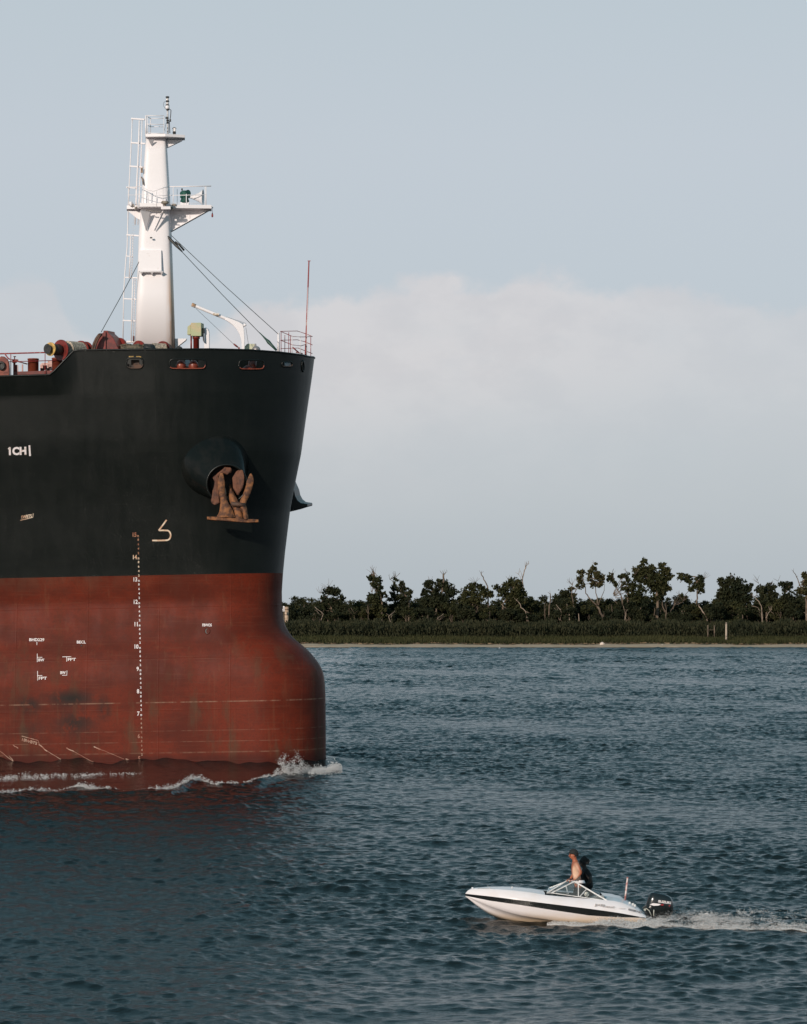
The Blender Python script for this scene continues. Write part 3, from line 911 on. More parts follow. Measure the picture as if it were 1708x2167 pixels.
MB().box(z1(988, 1574), (px(18), .5, px(5.6))).build('horn_bracket', W, horn)
# floodlights
def flood(x, y, w, h, dy, mat, name='floodlight'):
    MB().loft([[z1(x + math.cos(t) * w * k, y + s_, dy + math.sin(t) * .22 * k) for t in np.linspace(0, 6.283, 14, endpoint=False)] for s_, k in ((h * .5, .55), (h * .2, 1.0), (-h * .1, 1.0), (-h * .5, .75))]).lathe(z1(x, y + h, dy), (0, 0, 1), [(0, .05), (px(3), .05)], 8).build(name, mat, low)
flood(718, 1552, 54, 44, -1.3, worn('weathered_lamp_housing', (.28, .24, .18), (.14, .12, .1), 8).m)
MB().loft([[z1(255 + math.cos(t) * k, y, -.35 + math.sin(t) * .2) for t in np.linspace(0, 6.283, 14, endpoint=False)] for y, k in ((1600, 10), (1590, 26), (1560, 30), (1538, 20))]).build('floodlight', W, low)
WF = worn('weathered_fittings', (.3, .25, .2), (.1, .09, .08), 9).m
for c_, w, dpt, h in ((z1(322, 1630, -.5), 4, .2, 6), (z1(290, 1590, -.4), 2.5, .1, 5), (z1(815, 1635, -.8), 5, .15, 7), (z1(840, 1585, -.7), 9, .2, 4)):
    MB().box(c_, (px(w), dpt, px(h))).build('junction_box', WF, low)
for i, x in enumerate(range(470, 700, 22)):
    MB().box(z1(x, 1655 + i * 3.2, -1.3), (px(2), .1, px(1.6))).build('clip', WF, low)
MB().box(z1(730, 1625, -1.3), (px(20), .15, px(6))).build('lamp_bracket', W, low)
MB().tube([z1(1362, 1610), z1(1362, 1690)], px(.35), 5).lathe(z1(1360, 1752), (0, 0, 1), [(0, px(.5)), (px(1.5), px(2)), (px(6), px(1.8)), (px(10), px(.5))], 8).build('hanging_weight', M['rail_red'].m, low)
MB().box(z1(1345, 1615), (px(8), .12, px(4))).build('bracket', W, low)
MB().box(z1(1235, 1700, -.05), (px(4), .1, px(3))).box(z1(905, 728, -.05), (px(4), .1, px(2.4))).build('sheave', M['dark'].m, low)
# ladder with its outer guard rails
mb = MB()
outer = [(275, 408), (262, 745), (246, 1062), (232, 1340), (218, 1700), (206, 2160)]
outer = [z1(x, y, .25) for x, y in outer] + [z2(1123, 290, .25), z2(1108, 480, .25), z2(1100, 670, .25), z2(1094, 1046, .25)]
mb.tube(outer, px(1.15), 8)
for off in (0, 1):
    r = [(372 + off * 36, 440), (362 + off * 40, 745), (348 + off * 42, 1065), (330 + off * 40, 1400), (312 + off * 40, 1850)]
    mb.tube([z1(x, y, -.12 + off * .1) for x, y in r] , px(1.55 - off * .5), 8)
    r2 = [(1163 + off * 20, 95), (1158 + off * 20, 290), (1150 + off * 20, 480)]
    mb.tube([z2(x, y, -.12 + off * .1) for x, y in r2], px(1.3 - off * .4), 8)
    r3 = [(1182 + off * 20, 480), (1176 + off * 20, 670), (1168 + off * 20, 1046)]
    mb.tube([z2(x, y, -.12 + off * .1) for x, y in r3], px(1.3 - off * .4), 8)
for i in range(86):          # rungs
    y = 255 + i * 5.55
    x = np.interp(y, [255, 352, 405, 497, 588, 588.1, 720], [296, 292, 289.5, 279, 276, 283.5, 280])
    mb.bbox(P(x - 1, y, YM - .12), P(x + 6, y, YM), .011)
mb.build('ladder', W, foremast)
mb = MB()
for x0, x1, y in ((268, 450, 415), (262, 455, 742), (246, 420, 1060), (205, 330, 1345), (205, 372, 1990)):
    mb.bbox(z1(x0, y, .25), z1(x1, y + 12, -.1), .12, px(3.0))
for x0, x1, y in ((1128, 1180, 285), (1118, 1226, 475), (1108, 1216, 665), (1098, 1210, 858)):
    mb.bbox(z2(x0, y, .25), z2(x1, y + 5, -.1), .1, px(2.4))
mb.build('ladder_stay', W, foremast)
MB().box(z1(404, 1115, -.5), (px(4.2), .12, px(10))).tube([z1(400, 1205, -.5), z1(416, 1240, -.55), z1(424, 1310, -.6)], px(1.4), 6).build('cable_box', worn('brown_box', (.3, .2, .12), (.15, .1, .07), 8).m, foremast)
MB().prism([P(370, 716.5, YM - .2), P(395, 716.5, YM - .2), P(393, 720, YM - .2), P(371, 737, YM - .2)], V(0, .4, 0)).build('mast_bracket', W, foremast)
# stays
att = z2(1500, 120, -.55)
def stay(name, a, b_, r=.016, parent=foremast):
    return MB().tube([a, a.lerp(b_, .5) - V(0, 0, .05), b_], r, 6).build(name, M['wire'].m, parent)
S1 = P(585, 741, 153.0)
stay('forestay', att, S1)
stay('forestay', att + V(.12, 0, .1), P(589, 707, 154.5))
d_ = (att - S1).normalized()
MB().tube([S1, S1 + d_ * .35, S1 + d_ * .55, S1 + d_ * .75, S1 + d_ * 1.0, S1 + d_ * 1.15, S1 + d_ * 1.2], [.05, .07, .09, .05, .03, .02, .02], 8).build('turnbuckle', M['turn'].m, foremast)
MB().tube([att - V(.14, 0, -.12), att, att + (S1 - att).normalized() * .55, att + (S1 - att).normalized() * 1.0], [.05, .06, .07, .03], 8).tube([att + V(.3, 0, -.2), att + V(.5, 0, -.34), att + V(.72, 0, -.6)], .05, 6).build('shackle', M['dark'].m, foremast)
stay('backstay', P(297, 549, YM - .7), P(214, 703, 153.6))
MB().box(z2(1345, 122, -.86), (.1, .08, .06)).build('padeye', M['dark'].m, foremast)

# ------------------------------------------------------------------ ship: winches and gear on the forecastle
z8 = lambda x, y, Y_: P(x * .12884, 694 + y * .12884, Y_)
winch = bpy.data.objects.new('mooring_winch', None); COL.objects.link(winch); winch.parent = ship; BASE[winch] = BASE[ship]
AX = V(math.sin(R(38)), math.cos(R(38)), 0)
c0 = P(127, 740.5, 152.2)
def at_ax(xpix, y=740.5):
    """point on the winch axis seen at column xpix"""
    t = 0
    for _ in range(20):
        p = c0 + AX * t
        t += (xpix - proj(p)[0]) / F * p.y / AX.x
    return c0 + AX * t
def drum(name, xa, prof, mat, n=28):
    return MB().lathe(at_ax(xa), AX, prof, n).build(name, mat, winch)
MR = M['machine_red'].m
drum('winch_flange', 128, [(0, .47), (.0, .47), (.06, .47)], MR, 36)
drum('winch_hub', 120, [(-.35, .22), (-.15, .24), (.12, .26), (.12, .2)], M['darkrust'].m)
drum('warping_drum', 105, [(-.15, .23), (-.05, .17), (.0, .14), (.3, .13), (.5, .17)], M['dark'].m)
drum('warping_drum', 107, [(-.03, .31), (.03, .31)], M['yellow'].m)
prof = []
for i in range(28):
    prof += [(i * .033, .415 + (.014 if i % 2 else 0)), (i * .033 + .016, .44)]
drum('rope_coil', 141, prof, M['rope'].m, 32)
for xpix, r in ((158, .43), (166, .5)):
    drum('winch_flange', xpix + 4, [(0, r), (.06, r)], MR, 36)
drum('winch_hub', 172, [(-.3, .2), (.9, .2)], MR)
drum('winch_flange', 180, [(0, .48), (.06, .48)], MR, 36)
# gear case of the windlass
mb = MB().prism([P(x, y, 153.4) for x, y in ((193, 745), (200, 727), (207, 708), (218, 704), (219, 699.5), (228, 699.5), (229, 704), (238, 712), (247, 730), (254, 745))], V(.25, .8, 0))
mb.build('gear_case', MR, winch, bevel=.02)
MB().bbox(P(222.5, 702, 153.35), P(222.5, 745, 153.35), .06, .08).build('gear_case_rib', MR, winch)
mb = MB().loft([[P(x + math.cos(t) * 5, y + math.sin(t) * 3, 153.0 + math.sin(t * 2) * .1) for t in np.linspace(0, 6.28, 9, endpoint=False)] for x, y in ((212, 708), (206, 716), (201, 727), (198, 738), (196, 746))])
mb.build('brake_band', M['darkrust'].m, winch)
def disc(name, x, y, r, Y_, mat, L=.1):
    MB().lathe(P(x, y, Y_), AX, [(0, r), (L, r)], 32).build(name, mat, winch)
disc('winch_flange', 251, 735.5, .45, 154.2, MR)
disc('winch_flange', 292, 739, .4, 154.6, MR)
disc('winch_flange', 343, 742, .44, 155.0, MR)
# heaped old mooring rope
mb = MB()
for i in range(26):
    x0 = random.uniform(258, 298); y0 = random.uniform(728, 742)
    mb.tube([P(x0 + k * random.uniform(2, 5) - 8, y0 + random.uniform(-3, 3) + abs(k - 2) * 1.6, 153.7 + random.uniform(-.15, .15)) for k in range(5)], .05, 6)
mb.loft([[P(x, 745 - (745 - y) * math.sin(max(.02, t)), 153.8 + .35 * math.cos(t)) for t in np.linspace(0, 3.14, 8)] for x, y in ((254, 742), (260, 730), (272, 727.5), (288, 729), (300, 732), (304, 742))], closed=False)
mb.build('rope_heap', M['oldrope'].m, winch)
MB().lathe(P(304, 741, 154.2), (1, .5, 0), [(0, .3), (.45, .3)], 20).build('winch_drum', M['dark'].m, winch)
prof = []
for i in range(16):
    prof += [(i * .04, .30), (i * .04 + .02, .33)]
MB().lathe(P(322, 741, 154.5), (1, .45, 0), prof, 24).build('rope_coil', M['rope'].m, winch)
MB().tube([P(264, 723.5, 156.5), P(300, 722.5, 156.5), P(318, 722.5, 156.5), P(324, 725, 156.4), P(330, 740, 156.4)], .055, 8).build('vent_pipe', W, ship)
MB().box(P(283, 717, 155.9), (.08, .08, .25)).build('valve', M['deck_red'].m, ship)
# left of the bulwark step: rail, bitts, roller fairlead, valve
lrail = MB()
yl = 152.6
lrail.tube([P(-60, 751, yl), P(0, 748.6, yl), P(95, 746, yl), P(152, 744.6, yl)], .032, 8)
lrail.tube([P(-60, 768, yl), P(20, 765.5, yl), P(130, 762.5, yl)], .018, 8)
for x in (-40, 23, 95.5):
    lrail.tube([P(x, 796, yl), P(x, 748, yl)], .018, 8)
lrail.tube([P(10, 748.5, yl), P(18, 759, yl), P(30, 763, yl)], .03, 8)
lrail.build('deck_railing', M['rail_red'].m, ship)
def bollard(x0, x1, ytop, Y_, name='mooring_bitt'):
    c = P((x0 + x1) / 2, 800, Y_); r = (x1 - x0) / 2 / F * Y_
    h = (800 - ytop) / F * Y_
    MB().lathe(c, (0, 0, 1), [(0, r), (h - .07, r * .99), (h - .07, r * 1.05), (h - .01, r * 1.05), (h, r * .9)], 24).build(name, M['red_light'].m, ship)
bollard(58.8, 82, 758.5, 153.0)
bollard(110, 133, 757, 152.9)
MB().prism([P(30, 786.5, 152.7), P(116, 784, 152.7), P(118, 800, 152.7), P(30, 800, 152.7)], V(0, .8, 0)).build('bitt_base', M['deck_red'].m, ship)
arch = [(-8, 796), (-8, 768), (-4, 758), (2, 753.8), (9, 754.4), (15, 759), (18.6, 767), (19.6, 780), (19.6, 796)]
ho = [P(3 + 6 * math.cos(t), 774 + 7.5 * math.sin(t), 152.0) for t in np.linspace(0, 6.283, 18, endpoint=False)]
MB().prism([P(x, y, 152.1) for x, y in arch], V(0, .35, 0)).build('panama_chock', M['red_light'].m, ship, bevel=.03)
MB().tube(ho + ho[:1], .05, 8, cap=False).add([p + V(0, .02, 0) for p in ho], [tuple(range(len(ho)))]).build('chock_mouth', M['dark'].m, ship)
MB().bbox(P(20, 789, 152.2), P(-10, 790, 152.2), .2, .06).build('chock_foot', M['red_light'].m, ship)
mb = MB().tube([P(30.5, 796, 152.9), P(30.5, 768, 152.9)], .055, 8).box(P(31, 764, 152.9), (.2, .15, .16)).box(P(36.5, 763, 152.9), (.1, .12, .1)).tube([P(31, 765, 152.9), P(31, 754, 152.9)], .025, 6).bbox(P(28.6, 754.6, 152.9), P(34, 754.6, 152.9), .04)
mb.tube([P(35, 796, 152.9), P(34.5, 772, 152.9)], .05, 8).tube([P(38, 765, 152.8), P(58, 770.5, 152.8)], .03, 6)
mb.build('deck_valve', M['machine_red'].m, ship)
mb = MB()
for i in range(9):
    mb.box(P(random.uniform(89, 110), random.uniform(770, 783), 156 + random.uniform(-.3, .3)), (random.uniform(.1, .3), .2, random.uniform(.08, .3)))
mb.build('pipe_manifold', worn('faded_pink_paint', (.62, .40, .36), (.4, .2, .16), 5).m, ship)
mb = MB()
for i in range(6):
    mb.box(P(88 + i * 3.2, random.uniform(776, 786), 154), (random.uniform(.08, .16), .15, random.uniform(.1, .22)))
mb.build('chain_stopper', M['machine_red'].m, ship)
MB().tube([P(47.6, 796, 156), P(47.6, 771, 156)], .04, 6).tube([P(38, 796, 156), P(38, 773, 156)], .02, 6).build('vent_pipe', worn('pale_pink_pipe', (.6, .4, .36), (.5, .3, .26), 5).m, ship)

# ------------------------------------------------------------------ ship: right part of the forecastle
YV = 153.5
zv = lambda x, y, dy=0: P(372.4 + x * .05947, 660.2 + y * .05947, YV + dy)
vent = MB().prism([zv(530, 385), zv(860, 378), zv(895, 392), zv(895, 845), zv(860, 855), zv(530, 850)], V(.1, .5, 0)).build('ventilator_box', M['green'].m, ship, bevel=.01)
MB().prism([zv(528, 440, .1), zv(480, 470, .1), (zv(412, 520, .1)), zv(400, 800, .1), zv(440, 812, .1), zv(528, 800, .1)], V(.02, .4, 0)).build('intake_cowl', M['green'].m, vent, bevel=.01)
MB().lathe(zv(722, 1400, .25), (0, 0, 1), [(0, px(6.2)), (px(26), px(6.2)), (px(26), px(7.6)), (px(33), px(7.8))], 20).build('ventilator_trunk', MR, vent)
MB().lathe(zv(544, 1400, .1), (0, 0, 1), [(0, px(1.9)), (px(34), px(1.9))], 12).build('ventilator_pipe', MR, vent)
MB().prism([zv(870, 575, .2), zv(1005, 570, .2), zv(1005, 740, .2), zv(950, 780, .2), zv(985, 800, .2), zv(1000, 1090, .2), zv(960, 1010, .2), zv(945, 810, .2), zv(880, 850, .2)], V(0, .2, 0)).build('cable_trunk', M['dark'].m, vent)
MB().tube([zv(1030, 640, .5), zv(1060, 615, .5), zv(1110, 640, .5), zv(1128, 720, .5), zv(1128, 1400, .5)], px(4.0), 12).prism([zv(1010, 575, .4), zv(1060, 580, .4), zv(1130, 625, .4), zv(1180, 700, .4), zv(1190, 760, .4), zv(1190, 1400, .4), zv(1010, 1400, .4)], V(0, .3, 0)).build('gooseneck_vent', W, ship, bevel=.03)
MB().ball(P(379, 741, 153), px(8.5), 16, 8).build('ventilator_head', M['dark'].m, ship)
zd = lambda x, y, dy=0: P(355.5 + x * .19822, 524.8 + y * .19822, YV + .5 + dy)
davit = bpy.data.objects.new('stores_davit', None); COL.objects.link(davit); davit.parent = ship; BASE[davit] = BASE[ship]
MB().prism([zd(x, y, -.1) for x, y in ((787, 1120), (786, 1000), (768, 930), (735, 870), (690, 820), (640, 785), (605, 765), (640, 742), (700, 765), (760, 790), (800, 815), (812, 870), (818, 950), (818, 1120))], V(0, .2, 0)).build('davit_post', W, davit, bevel=.02)
MB().tube([zd(800, 820), zd(600, 745), zd(440, 680), zd(300, 622), zd(285, 616)], [px(3.3), px(3.6), px(3.6), px(3.5), px(3.4)], 14).build('davit_jib', W, davit)
MB().lathe(zd(296, 622), (zd(255, 604) - zd(296, 622)), [(0, px(4.0)), (px(8), px(4.2)), (px(9), px(3.6))], 14).build('jib_head', worn('worn_sheave_cover', (.42, .25, .14), (.75, .7, .68), 4).m, davit)
MB().lathe(zd(795, 838), (zd(840, 812) - zd(795, 838)), [(0, px(2.6)), (px(7), px(3.0)), (px(9), px(2.4))], 12).build('winch_knob', W, davit)
MB().box(zd(515, 708, -.16), (.28, .06, .1), None).build('jib_fitting', worn('worn_fitting', (.4, .3, .2), (.7, .65, .6), 9).m, davit)
MB().tube([zd(298, 645), zd(700, 1025)], .008, 5).tube([zd(410, 665), zd(835, 805)], .006, 5).tube([zd(832, 850), zd(860, 1030)], .008, 5).build('hoist_wire', M['wire'].m, davit)
MB().tube([zd(700, 1022), zd(722, 1040), zd(748, 1060)], [px(1.2), px(2.0), px(1.4)], 8).lathe(zd(758, 1068), (0, 1, 0), [(-.03, px(2)), (.03, px(2))], 10).build('hook_block', M['machine_red'].m, davit)
MB().prism([zd(820, 1130, .3), zd(820, 1050, .3), zd(845, 1022, .3), zd(935, 1022, .3), zd(943, 1040, .3), zd(943, 1130, .3)], V(0, .5, 0)).build('deck_locker', M['palegreen'].m, ship, bevel=.02)
MB().ball(zd(942, 1092, -.1), px(9.2), 18, 10).lathe(zd(933, 1050), (0, 0, 1), [(0, .05), (.12, .04)], 8).build('dome_vent', M['silver'].m, ship)
# bow platform rail and flagstaff
bow = MB()
YB = 156.5
zb_ = lambda x, y, dy=0: P(355.5 + x * .19822, 524.8 + y * .19822, YB + dy)
for a in ([(1200, 890, 0), (1380, 886, 2.0), (1460, 912, 2.2), (1542, 945, 1.6)], [(1202, 985, 0), (1380, 980, 2.0), (1460, 1000, 2.2), (1542, 1035, 1.6)], [(1204, 1075, 0), (1390, 1068, 2.0), (1542, 1128, 1.6)],
          [(1202, 890, 0), (1330, 945, -1.2), (1440, 950, -1.0), (1542, 945, 1.6)], [(1202, 985, 0), (1330, 1035, -1.2), (1420, 1045, -1.0), (1470, 1030, 0)]):
    bow.tube([zb_(*p) for p in a], px(.75), 6)
for x, y0, y1_, dy in ((1208, 1110, 890, 0), (1248, 1110, 930, .6), (1290, 1120, 900, 2.0), (1310, 1130, 930, -.8), (1525, 1165, 940, 1.6)):
    bow.tube([zb_(x, y0 + 20, dy), zb_(x, y1_, dy)], px(.8), 6)
bow.build('bow_railing', M['rail_red'].m, ship)
mb = MB()
for x, y0, y1_, dy, w in ((1180, 1120, 905, 0, 5.5), (1325, 1150, 940, -1.2, 1.6), (1413, 1160, 925, -1.0, 1.8), (1480, 1170, 930, .4, 2.2)):
    mb.tube([zb_(x, y0, dy), zb_(x, y1_, dy)], px(w / 2), 8)
mb.build('rail_stanchion', M['white'].m, ship)
staff = MB().tube([zb_(1468, 1160), zb_(1470, 1100), zb_(1488, 630), zb_(1505, 150), zb_(1507, 135)], [px(2.1), px(1.9), px(1.7), px(1.4), px(1.4)], 10).box(zb_(1508, 138), (.14, .05, .03)).build('flagstaff', M['rail_red'].m, ship)
MB().tube([zb_(1480, 1130, -.08), zb_(1483, 1000, -.08), zb_(1496, 420, -.08)], px(.6), 6).build('halyard_pipe', M['white'].m, staff)
MB().tube([zb_(1330, 1060, -.9), zb_(1395, 1115, -.9)], px(1.6), 6).tube([zb_(1365, 1112, -.9), zb_(1440, 1128, -.9)], px(1.2), 6).build('cleat', M['machine_red'].m, ship)
# ------------------------------------------------------------------ river water
def water_material():
    m = Mat('river_water', (.0058, .0092, .0088), .19, 0, .5)
    m.set('IOR', 1.333)
    n = m.noise((3.2, 6.5, 3), 4, .6)
    n2 = m.noise((11, 20, 8), 2, .5)
    h = m.math('ADD', n, m.math('MULTIPLY', n2, .4))
    x, y, _ = m.xyz()[0:3]        # calmer water sheltered by the ship
    calm = m.math('MULTIPLY', m.map(x, TIP + 1, TIP - 7), m.map(y, 96, 134))
    m.link(m.map(calm, 0, 1, .19, .10), m.b.inputs['Roughness'])
    m.bump(m.math('MULTIPLY', h, m.map(calm, 0, 1, 1.0, .5)), .05, .75)
    return m
NB = 112
lam = np.exp(rng.uniform(math.log(.22), math.log(6.0), NB))
kk = 2 * math.pi / lam
th = rng.normal(0, .72, NB) + math.pi / 2 + .18 * np.sign(rng.normal(size=NB))
kx, ky = kk * np.cos(th), kk * np.sin(th)
phs = rng.uniform(0, 6.283, NB)
slope = .23 * math.sqrt(2 / NB) * np.interp(lam, [.22, .5, 1.0, 1.8, 3, 6], [1.7, 1.4, .95, .72, .5, .4])
amp = slope / kk
# where the side of the ship meets the water, as depth against sideways position
wl = full[int(np.argmin(np.abs(np.array(zrow_of[:60]) - 0)))]
o_ = np.argsort(wl[:NC, 0]); wlx, wly = wl[:NC, 0][o_], wl[:NC, 1][o_]
TIP = float(wl[:, 0].max())
# line of the breaking bow wave (picture points on the water)
CREST = [(-60, 1684), (0, 1679), (63, 1672), (100, 1668), (160, 1666), (200, 1669), (250, 1668), (330, 1669), (370, 1667), (410, 1653), (424, 1650), (458, 1657), (475, 1656), (512, 1655), (556, 1650), (586, 1640), (610, 1632), (650, 1629), (690, 1629), (722, 1626)]
def on_water(x, y, z=.18):
    Y = F * (EYE - z) / (y - HY)
    return P(x, y, Y)
cw = np.array([on_water(x, y) for x, y in CREST])
cx_w, cy_w = cw[:, 0], cw[:, 1]
BOATY = 79.5
def eta(X, Y, spacing):
    """height and sideways shift of the water at X, Y (arrays)"""
    Z = np.zeros_like(X); DX = np.zeros_like(X); DY = np.zeros_like(X)
    dist = np.interp(X, wlx, wly) - Y
    ahead = np.clip((X - TIP) / 3.0, 0, 1)
    yc = np.interp(X, cx_w, cy_w)
    between = (1 / (1 + np.exp(-(Y - yc) / .5))) * (1 - ahead) * (dist > -4)
    lee = np.exp(-np.maximum(yc - Y, 0) / 26.0) * np.clip((TIP + 1 - X) / 7, 0, 1) * (dist > -4)
    damp = (1 - .72 * between) * (1 - .0 * lee)
    wake = np.exp(-((Y - BOATY - .05) / 1.3) ** 2) * np.clip((X - (P(1370, 1950, BOATY).x)) / .6, 0, 1)
    gust = .82 + .3 * np.sin(X * .11 + 1.3 + .7 * np.sin(Y * .05)) * np.sin(Y * .083 + .6) + .12 * np.sin(X * .31 + Y * .17)
    gust = gust * (1 + .75 * np.clip((Y - 110) / 300, 0, 1))
    for i in range(NB):
        w = np.clip((lam[i] / spacing - 2.0) / 2.0, 0, 1)
        if not np.any(w > 0):
            continue
        p = kx[i] * X + ky[i] * Y + phs[i]
        a = amp[i] * w * (damp * gust if lam[i] < 4 else damp)
        s_, c_ = np.sin(p), np.cos(p)
        Z += a * s_
        DX += a * c_ * kx[i] / kk[i] * .95
        DY += a * c_ * ky[i] / kk[i] * .95
    # bow wave: a ridge on the breaking line, a trough behind it, water heaped against the plating
    r = (Y - yc)
    fade = np.clip((TIP + 2.2 - X) / 2.5, 0, 1)
    wob = 1 + .25 * np.sin(X * 1.9) + .2 * np.sin(X * 4.3 + 1)
    Z += fade * wob * (  .11 * np.exp(-(r / .7) ** 2) + .10 * np.exp(-((r + 1.2) / 1.6) ** 2))
    Z += .26 * np.exp(-np.clip(dist, 0, 50) / 1.6) * (1 - ahead) * (dist > -2)
    Z += fade * (dist > -2) * np.exp(-np.clip(dist, 0, 50) / 2.5) * (.10 * np.sin(X * 1.15 + 2 * np.sin(X * .4)) + .05 * np.sin(X * 3.1 + Y) + .03 * np.sin(X * 6.7 + 2 * Y))
    # boat wake: hollow behind the stern with a low shoulder on either side
    xs = P(1370, 1950, BOATY).x
    t = np.clip((X - xs) / .8, 0, 1)
    Z += t * (-.07 * np.exp(-((Y - BOATY) / .6) ** 2) + .10 * np.exp(-((Y - BOATY + 1.35) / .4) ** 2) + .06 * np.exp(-((Y - BOATY - 1.4) / .45) ** 2))
    Z += wake * .05 * np.sin(X * 9 + np.sin(Y * 11) * 1.5) * np.sin(Y * 8 + X * 2)
    return Z, DX, DY
fan = np.concatenate(([-40, -12, -5, -2.5, -1.2, -.7, -.45, -.3, -.22, -.18, -.16], np.linspace(-.142, .142, 740), [.16, .18, .22, .3, .45, .7, 1.2, 2.5, 5, 12, 40]))
ys = [-900, -200, -40, 0, 20, 33, 40, 45]
while ys[-1] < 545:
    y = ys[-1]
    ys.append(y + min(.40, max(.075, 4.6e-6 * y * y)))
ys = np.array(ys)
AX_, YY = np.meshgrid(fan, ys)
XX = AX_ * np.maximum(YY, 45)
sp = np.maximum(.00038 * np.maximum(YY, 45), .075) * 1.0
Z, DX, DY = eta(XX, YY, sp)
inner = (np.abs(AX_) < .15) & (YY > 44)
Z = np.where(inner, Z, Z * .2); DX *= inner; DY *= inner
nr, nc = XX.shape
i_, j_ = np.meshgrid(np.arange(nr - 1), np.arange(nc - 1), indexing='ij')
fq = np.stack((i_ * nc + j_, i_ * nc + j_ + 1, (i_ + 1) * nc + j_ + 1, (i_ + 1) * nc + j_), -1).reshape(-1, 4)
me = np_mesh('river_water', np.stack((XX + DX, YY + DY, Z), -1).reshape(-1, 3), fq, True)
river = link_mesh('river_water', me, water_material().m)
tag(river, kind='structure')
def water_z(x, y):
    X, Y = np.atleast_1d(np.asarray(x, float)), np.atleast_1d(np.asarray(y, float))
    z, _, _ = eta(X, Y, np.full(X.shape, .1))
    return z

# ------------------------------------------------------------------ foam and spray: clouds of small drops
foam_m = Mat('white_water', (.74, .73, .72), .6, 0, .3)
foam_m.set('Alpha', .5)
sc.cycles.transparent_max_bounces = 40
mist_m = Mat('spray_mist', (.76, .75, .74), .6, 0, .3); mist_m.set('Alpha', .30)
OCT = np.array([(1, 0, 0), (-1, 0, 0), (0, 1, 0), (0, -1, 0), (0, 0, 1), (0, 0, -1)], float)
OCF = np.array([(0, 2, 4), (2, 1, 4), (1, 3, 4), (3, 0, 4), (2, 0, 5), (1, 2, 5), (3, 1, 5), (0, 3, 5)])
def drops(name, pts, size, flat=.7, label=None, cat=None, material=None):
    n = len(pts)
    ang = rng.uniform(0, 6.283, n); ca, sa = np.cos(ang), np.sin(ang)
    st = size[:, None] * np.stack((rng.uniform(.7, 1.6, n), rng.uniform(.7, 1.4, n), flat * rng.uniform(.6, 1.2, n)), 1)
    q = OCT[None] * st[:, None]
    x = q[..., 0] * ca[:, None] - q[..., 1] * sa[:, None]; y = q[..., 0] * sa[:, None] + q[..., 1] * ca[:, None]
    vs = np.stack((x, y, q[..., 2]), -1) + pts[:, None]
    fs = (OCF[None] + 6 * np.arange(n)[:, None, None]).reshape(-1, 3)
    me = np_mesh(name, vs.reshape(-1, 3), fs, True)
    return tag(link_mesh(name, me, (material or foam_m).m), label, cat, None, 'stuff')
def nz(x, y=0.0, s=0):
    r = np.random.default_rng(100 + s)
    o = np.zeros_like(x)
    for k in range(7):
        a, b_, c = r.uniform(.6, 1.4) * 1.7 ** k, r.uniform(-.8, .8) * 1.7 ** k, r.uniform(0, 6.28)
        o += np.sin(a * x + b_ * y + c) / 1.35 ** k
    return o / 2.2
# crest of the bow wave
L = []; SZ = []
n = 18000
t = rng.uniform(0, 1, n) * (len(CREST) - 5.2)
i = t.astype(int); f = (t - i)[:, None]
base = cw[i] * (1 - f) + cw[i + 1] * f
q = nz(base[:, 0] * 1.3, 0, 1)
dens = np.clip(.16 + .62 * q, .015, .9)
peak = np.exp(-((base[:, 0] - on_water(424, 1651).x) / .8) ** 2) + .5 * np.exp(-((base[:, 0] - on_water(90, 1668).x) / .7) ** 2)
ok = rng.uniform(0, 1, n) < dens + peak * .3
base, q, peak = base[ok], q[ok], peak[ok]
n = len(base)
spread = rng.normal(0, .12, n) + .15 * nz(base[:, 0] * 2.3, 0, 2)
x = base[:, 0]; y = base[:, 1] + spread
h = np.abs(rng.normal(0, 1, n)) * (.03 + .06 * np.clip(q, 0, 1) + .055 * peak)
L.append(np.stack((x, y, water_z(x, y) + h), 1)); SZ.append(rng.lognormal(math.log(.0125), .5, n))
# white line of foam lying along the plating on the left
n = 11000
px_ = rng.uniform(-40, 300, n)
yy = 1637 - px_ * .03 + rng.normal(0, 2.6, n) * np.clip(1.2 - px_ / 330, .25, 1) + 1.6 * nz(px_ * .09, 0, 3)
pp = np.array([on_water(a, b_, .22) for a, b_ in zip(px_, yy)])
pp[:, 1] = np.minimum(pp[:, 1], np.interp(pp[:, 0], wlx, wly) - .05)
ok = rng.uniform(0, 1, n) < np.clip(.3 + .5 * nz(px_ * .05, 0, 4), .02, .9) * np.clip(1.1 - px_ / 290, .04, 1)
pp = pp[ok]; pp[:, 2] = water_z(pp[:, 0], pp[:, 1]) + .02 + np.abs(rng.normal(0, .03, len(pp)))
L.append(pp); SZ.append(rng.lognormal(math.log(.0125), .5, len(pp)))
# burst thrown up at the bow, in strands
for cx_, cy_, hgt, wd, cnt in ((596, 1634, 1.1, 4.5, 900), (603, 1634, 1.15, 4, 1200), (612, 1634, .8, 4, 1300), (622, 1633, 1.25, 4, 900), (632, 1633, 1.05, 5, 1200), (640, 1632, .7, 5, 1000), (588, 1638, .5, 5, 900), (650, 1631, .45, 5, 900), (616, 1634, .5, 20, 2600)):
    n = int(cnt * .5)
    c = on_water(cx_, cy_)
    hh = rng.beta(1.1, 2.2, n) * hgt * .9
    lean = rng.normal(0, .05, n) + .25 * (hh / hgt) * (1 if cx_ > 612 else -.35) * rng.uniform(.2, 1, n)
    x = c.x + rng.normal(0, wd / 47 * .55, n) + lean * .6 + .07 * np.sin(hh * 9 + cx_)
    y = c.y + rng.normal(0, .25, n)
    L.append(np.stack((x, y, .05 + hh), 1)); SZ.append(rng.lognormal(math.log(.0105), .5, n))
n = 5200       # curling crest running off past the stem
t = rng.uniform(0, 1, n) ** .8
xpix = 652 + t * 72
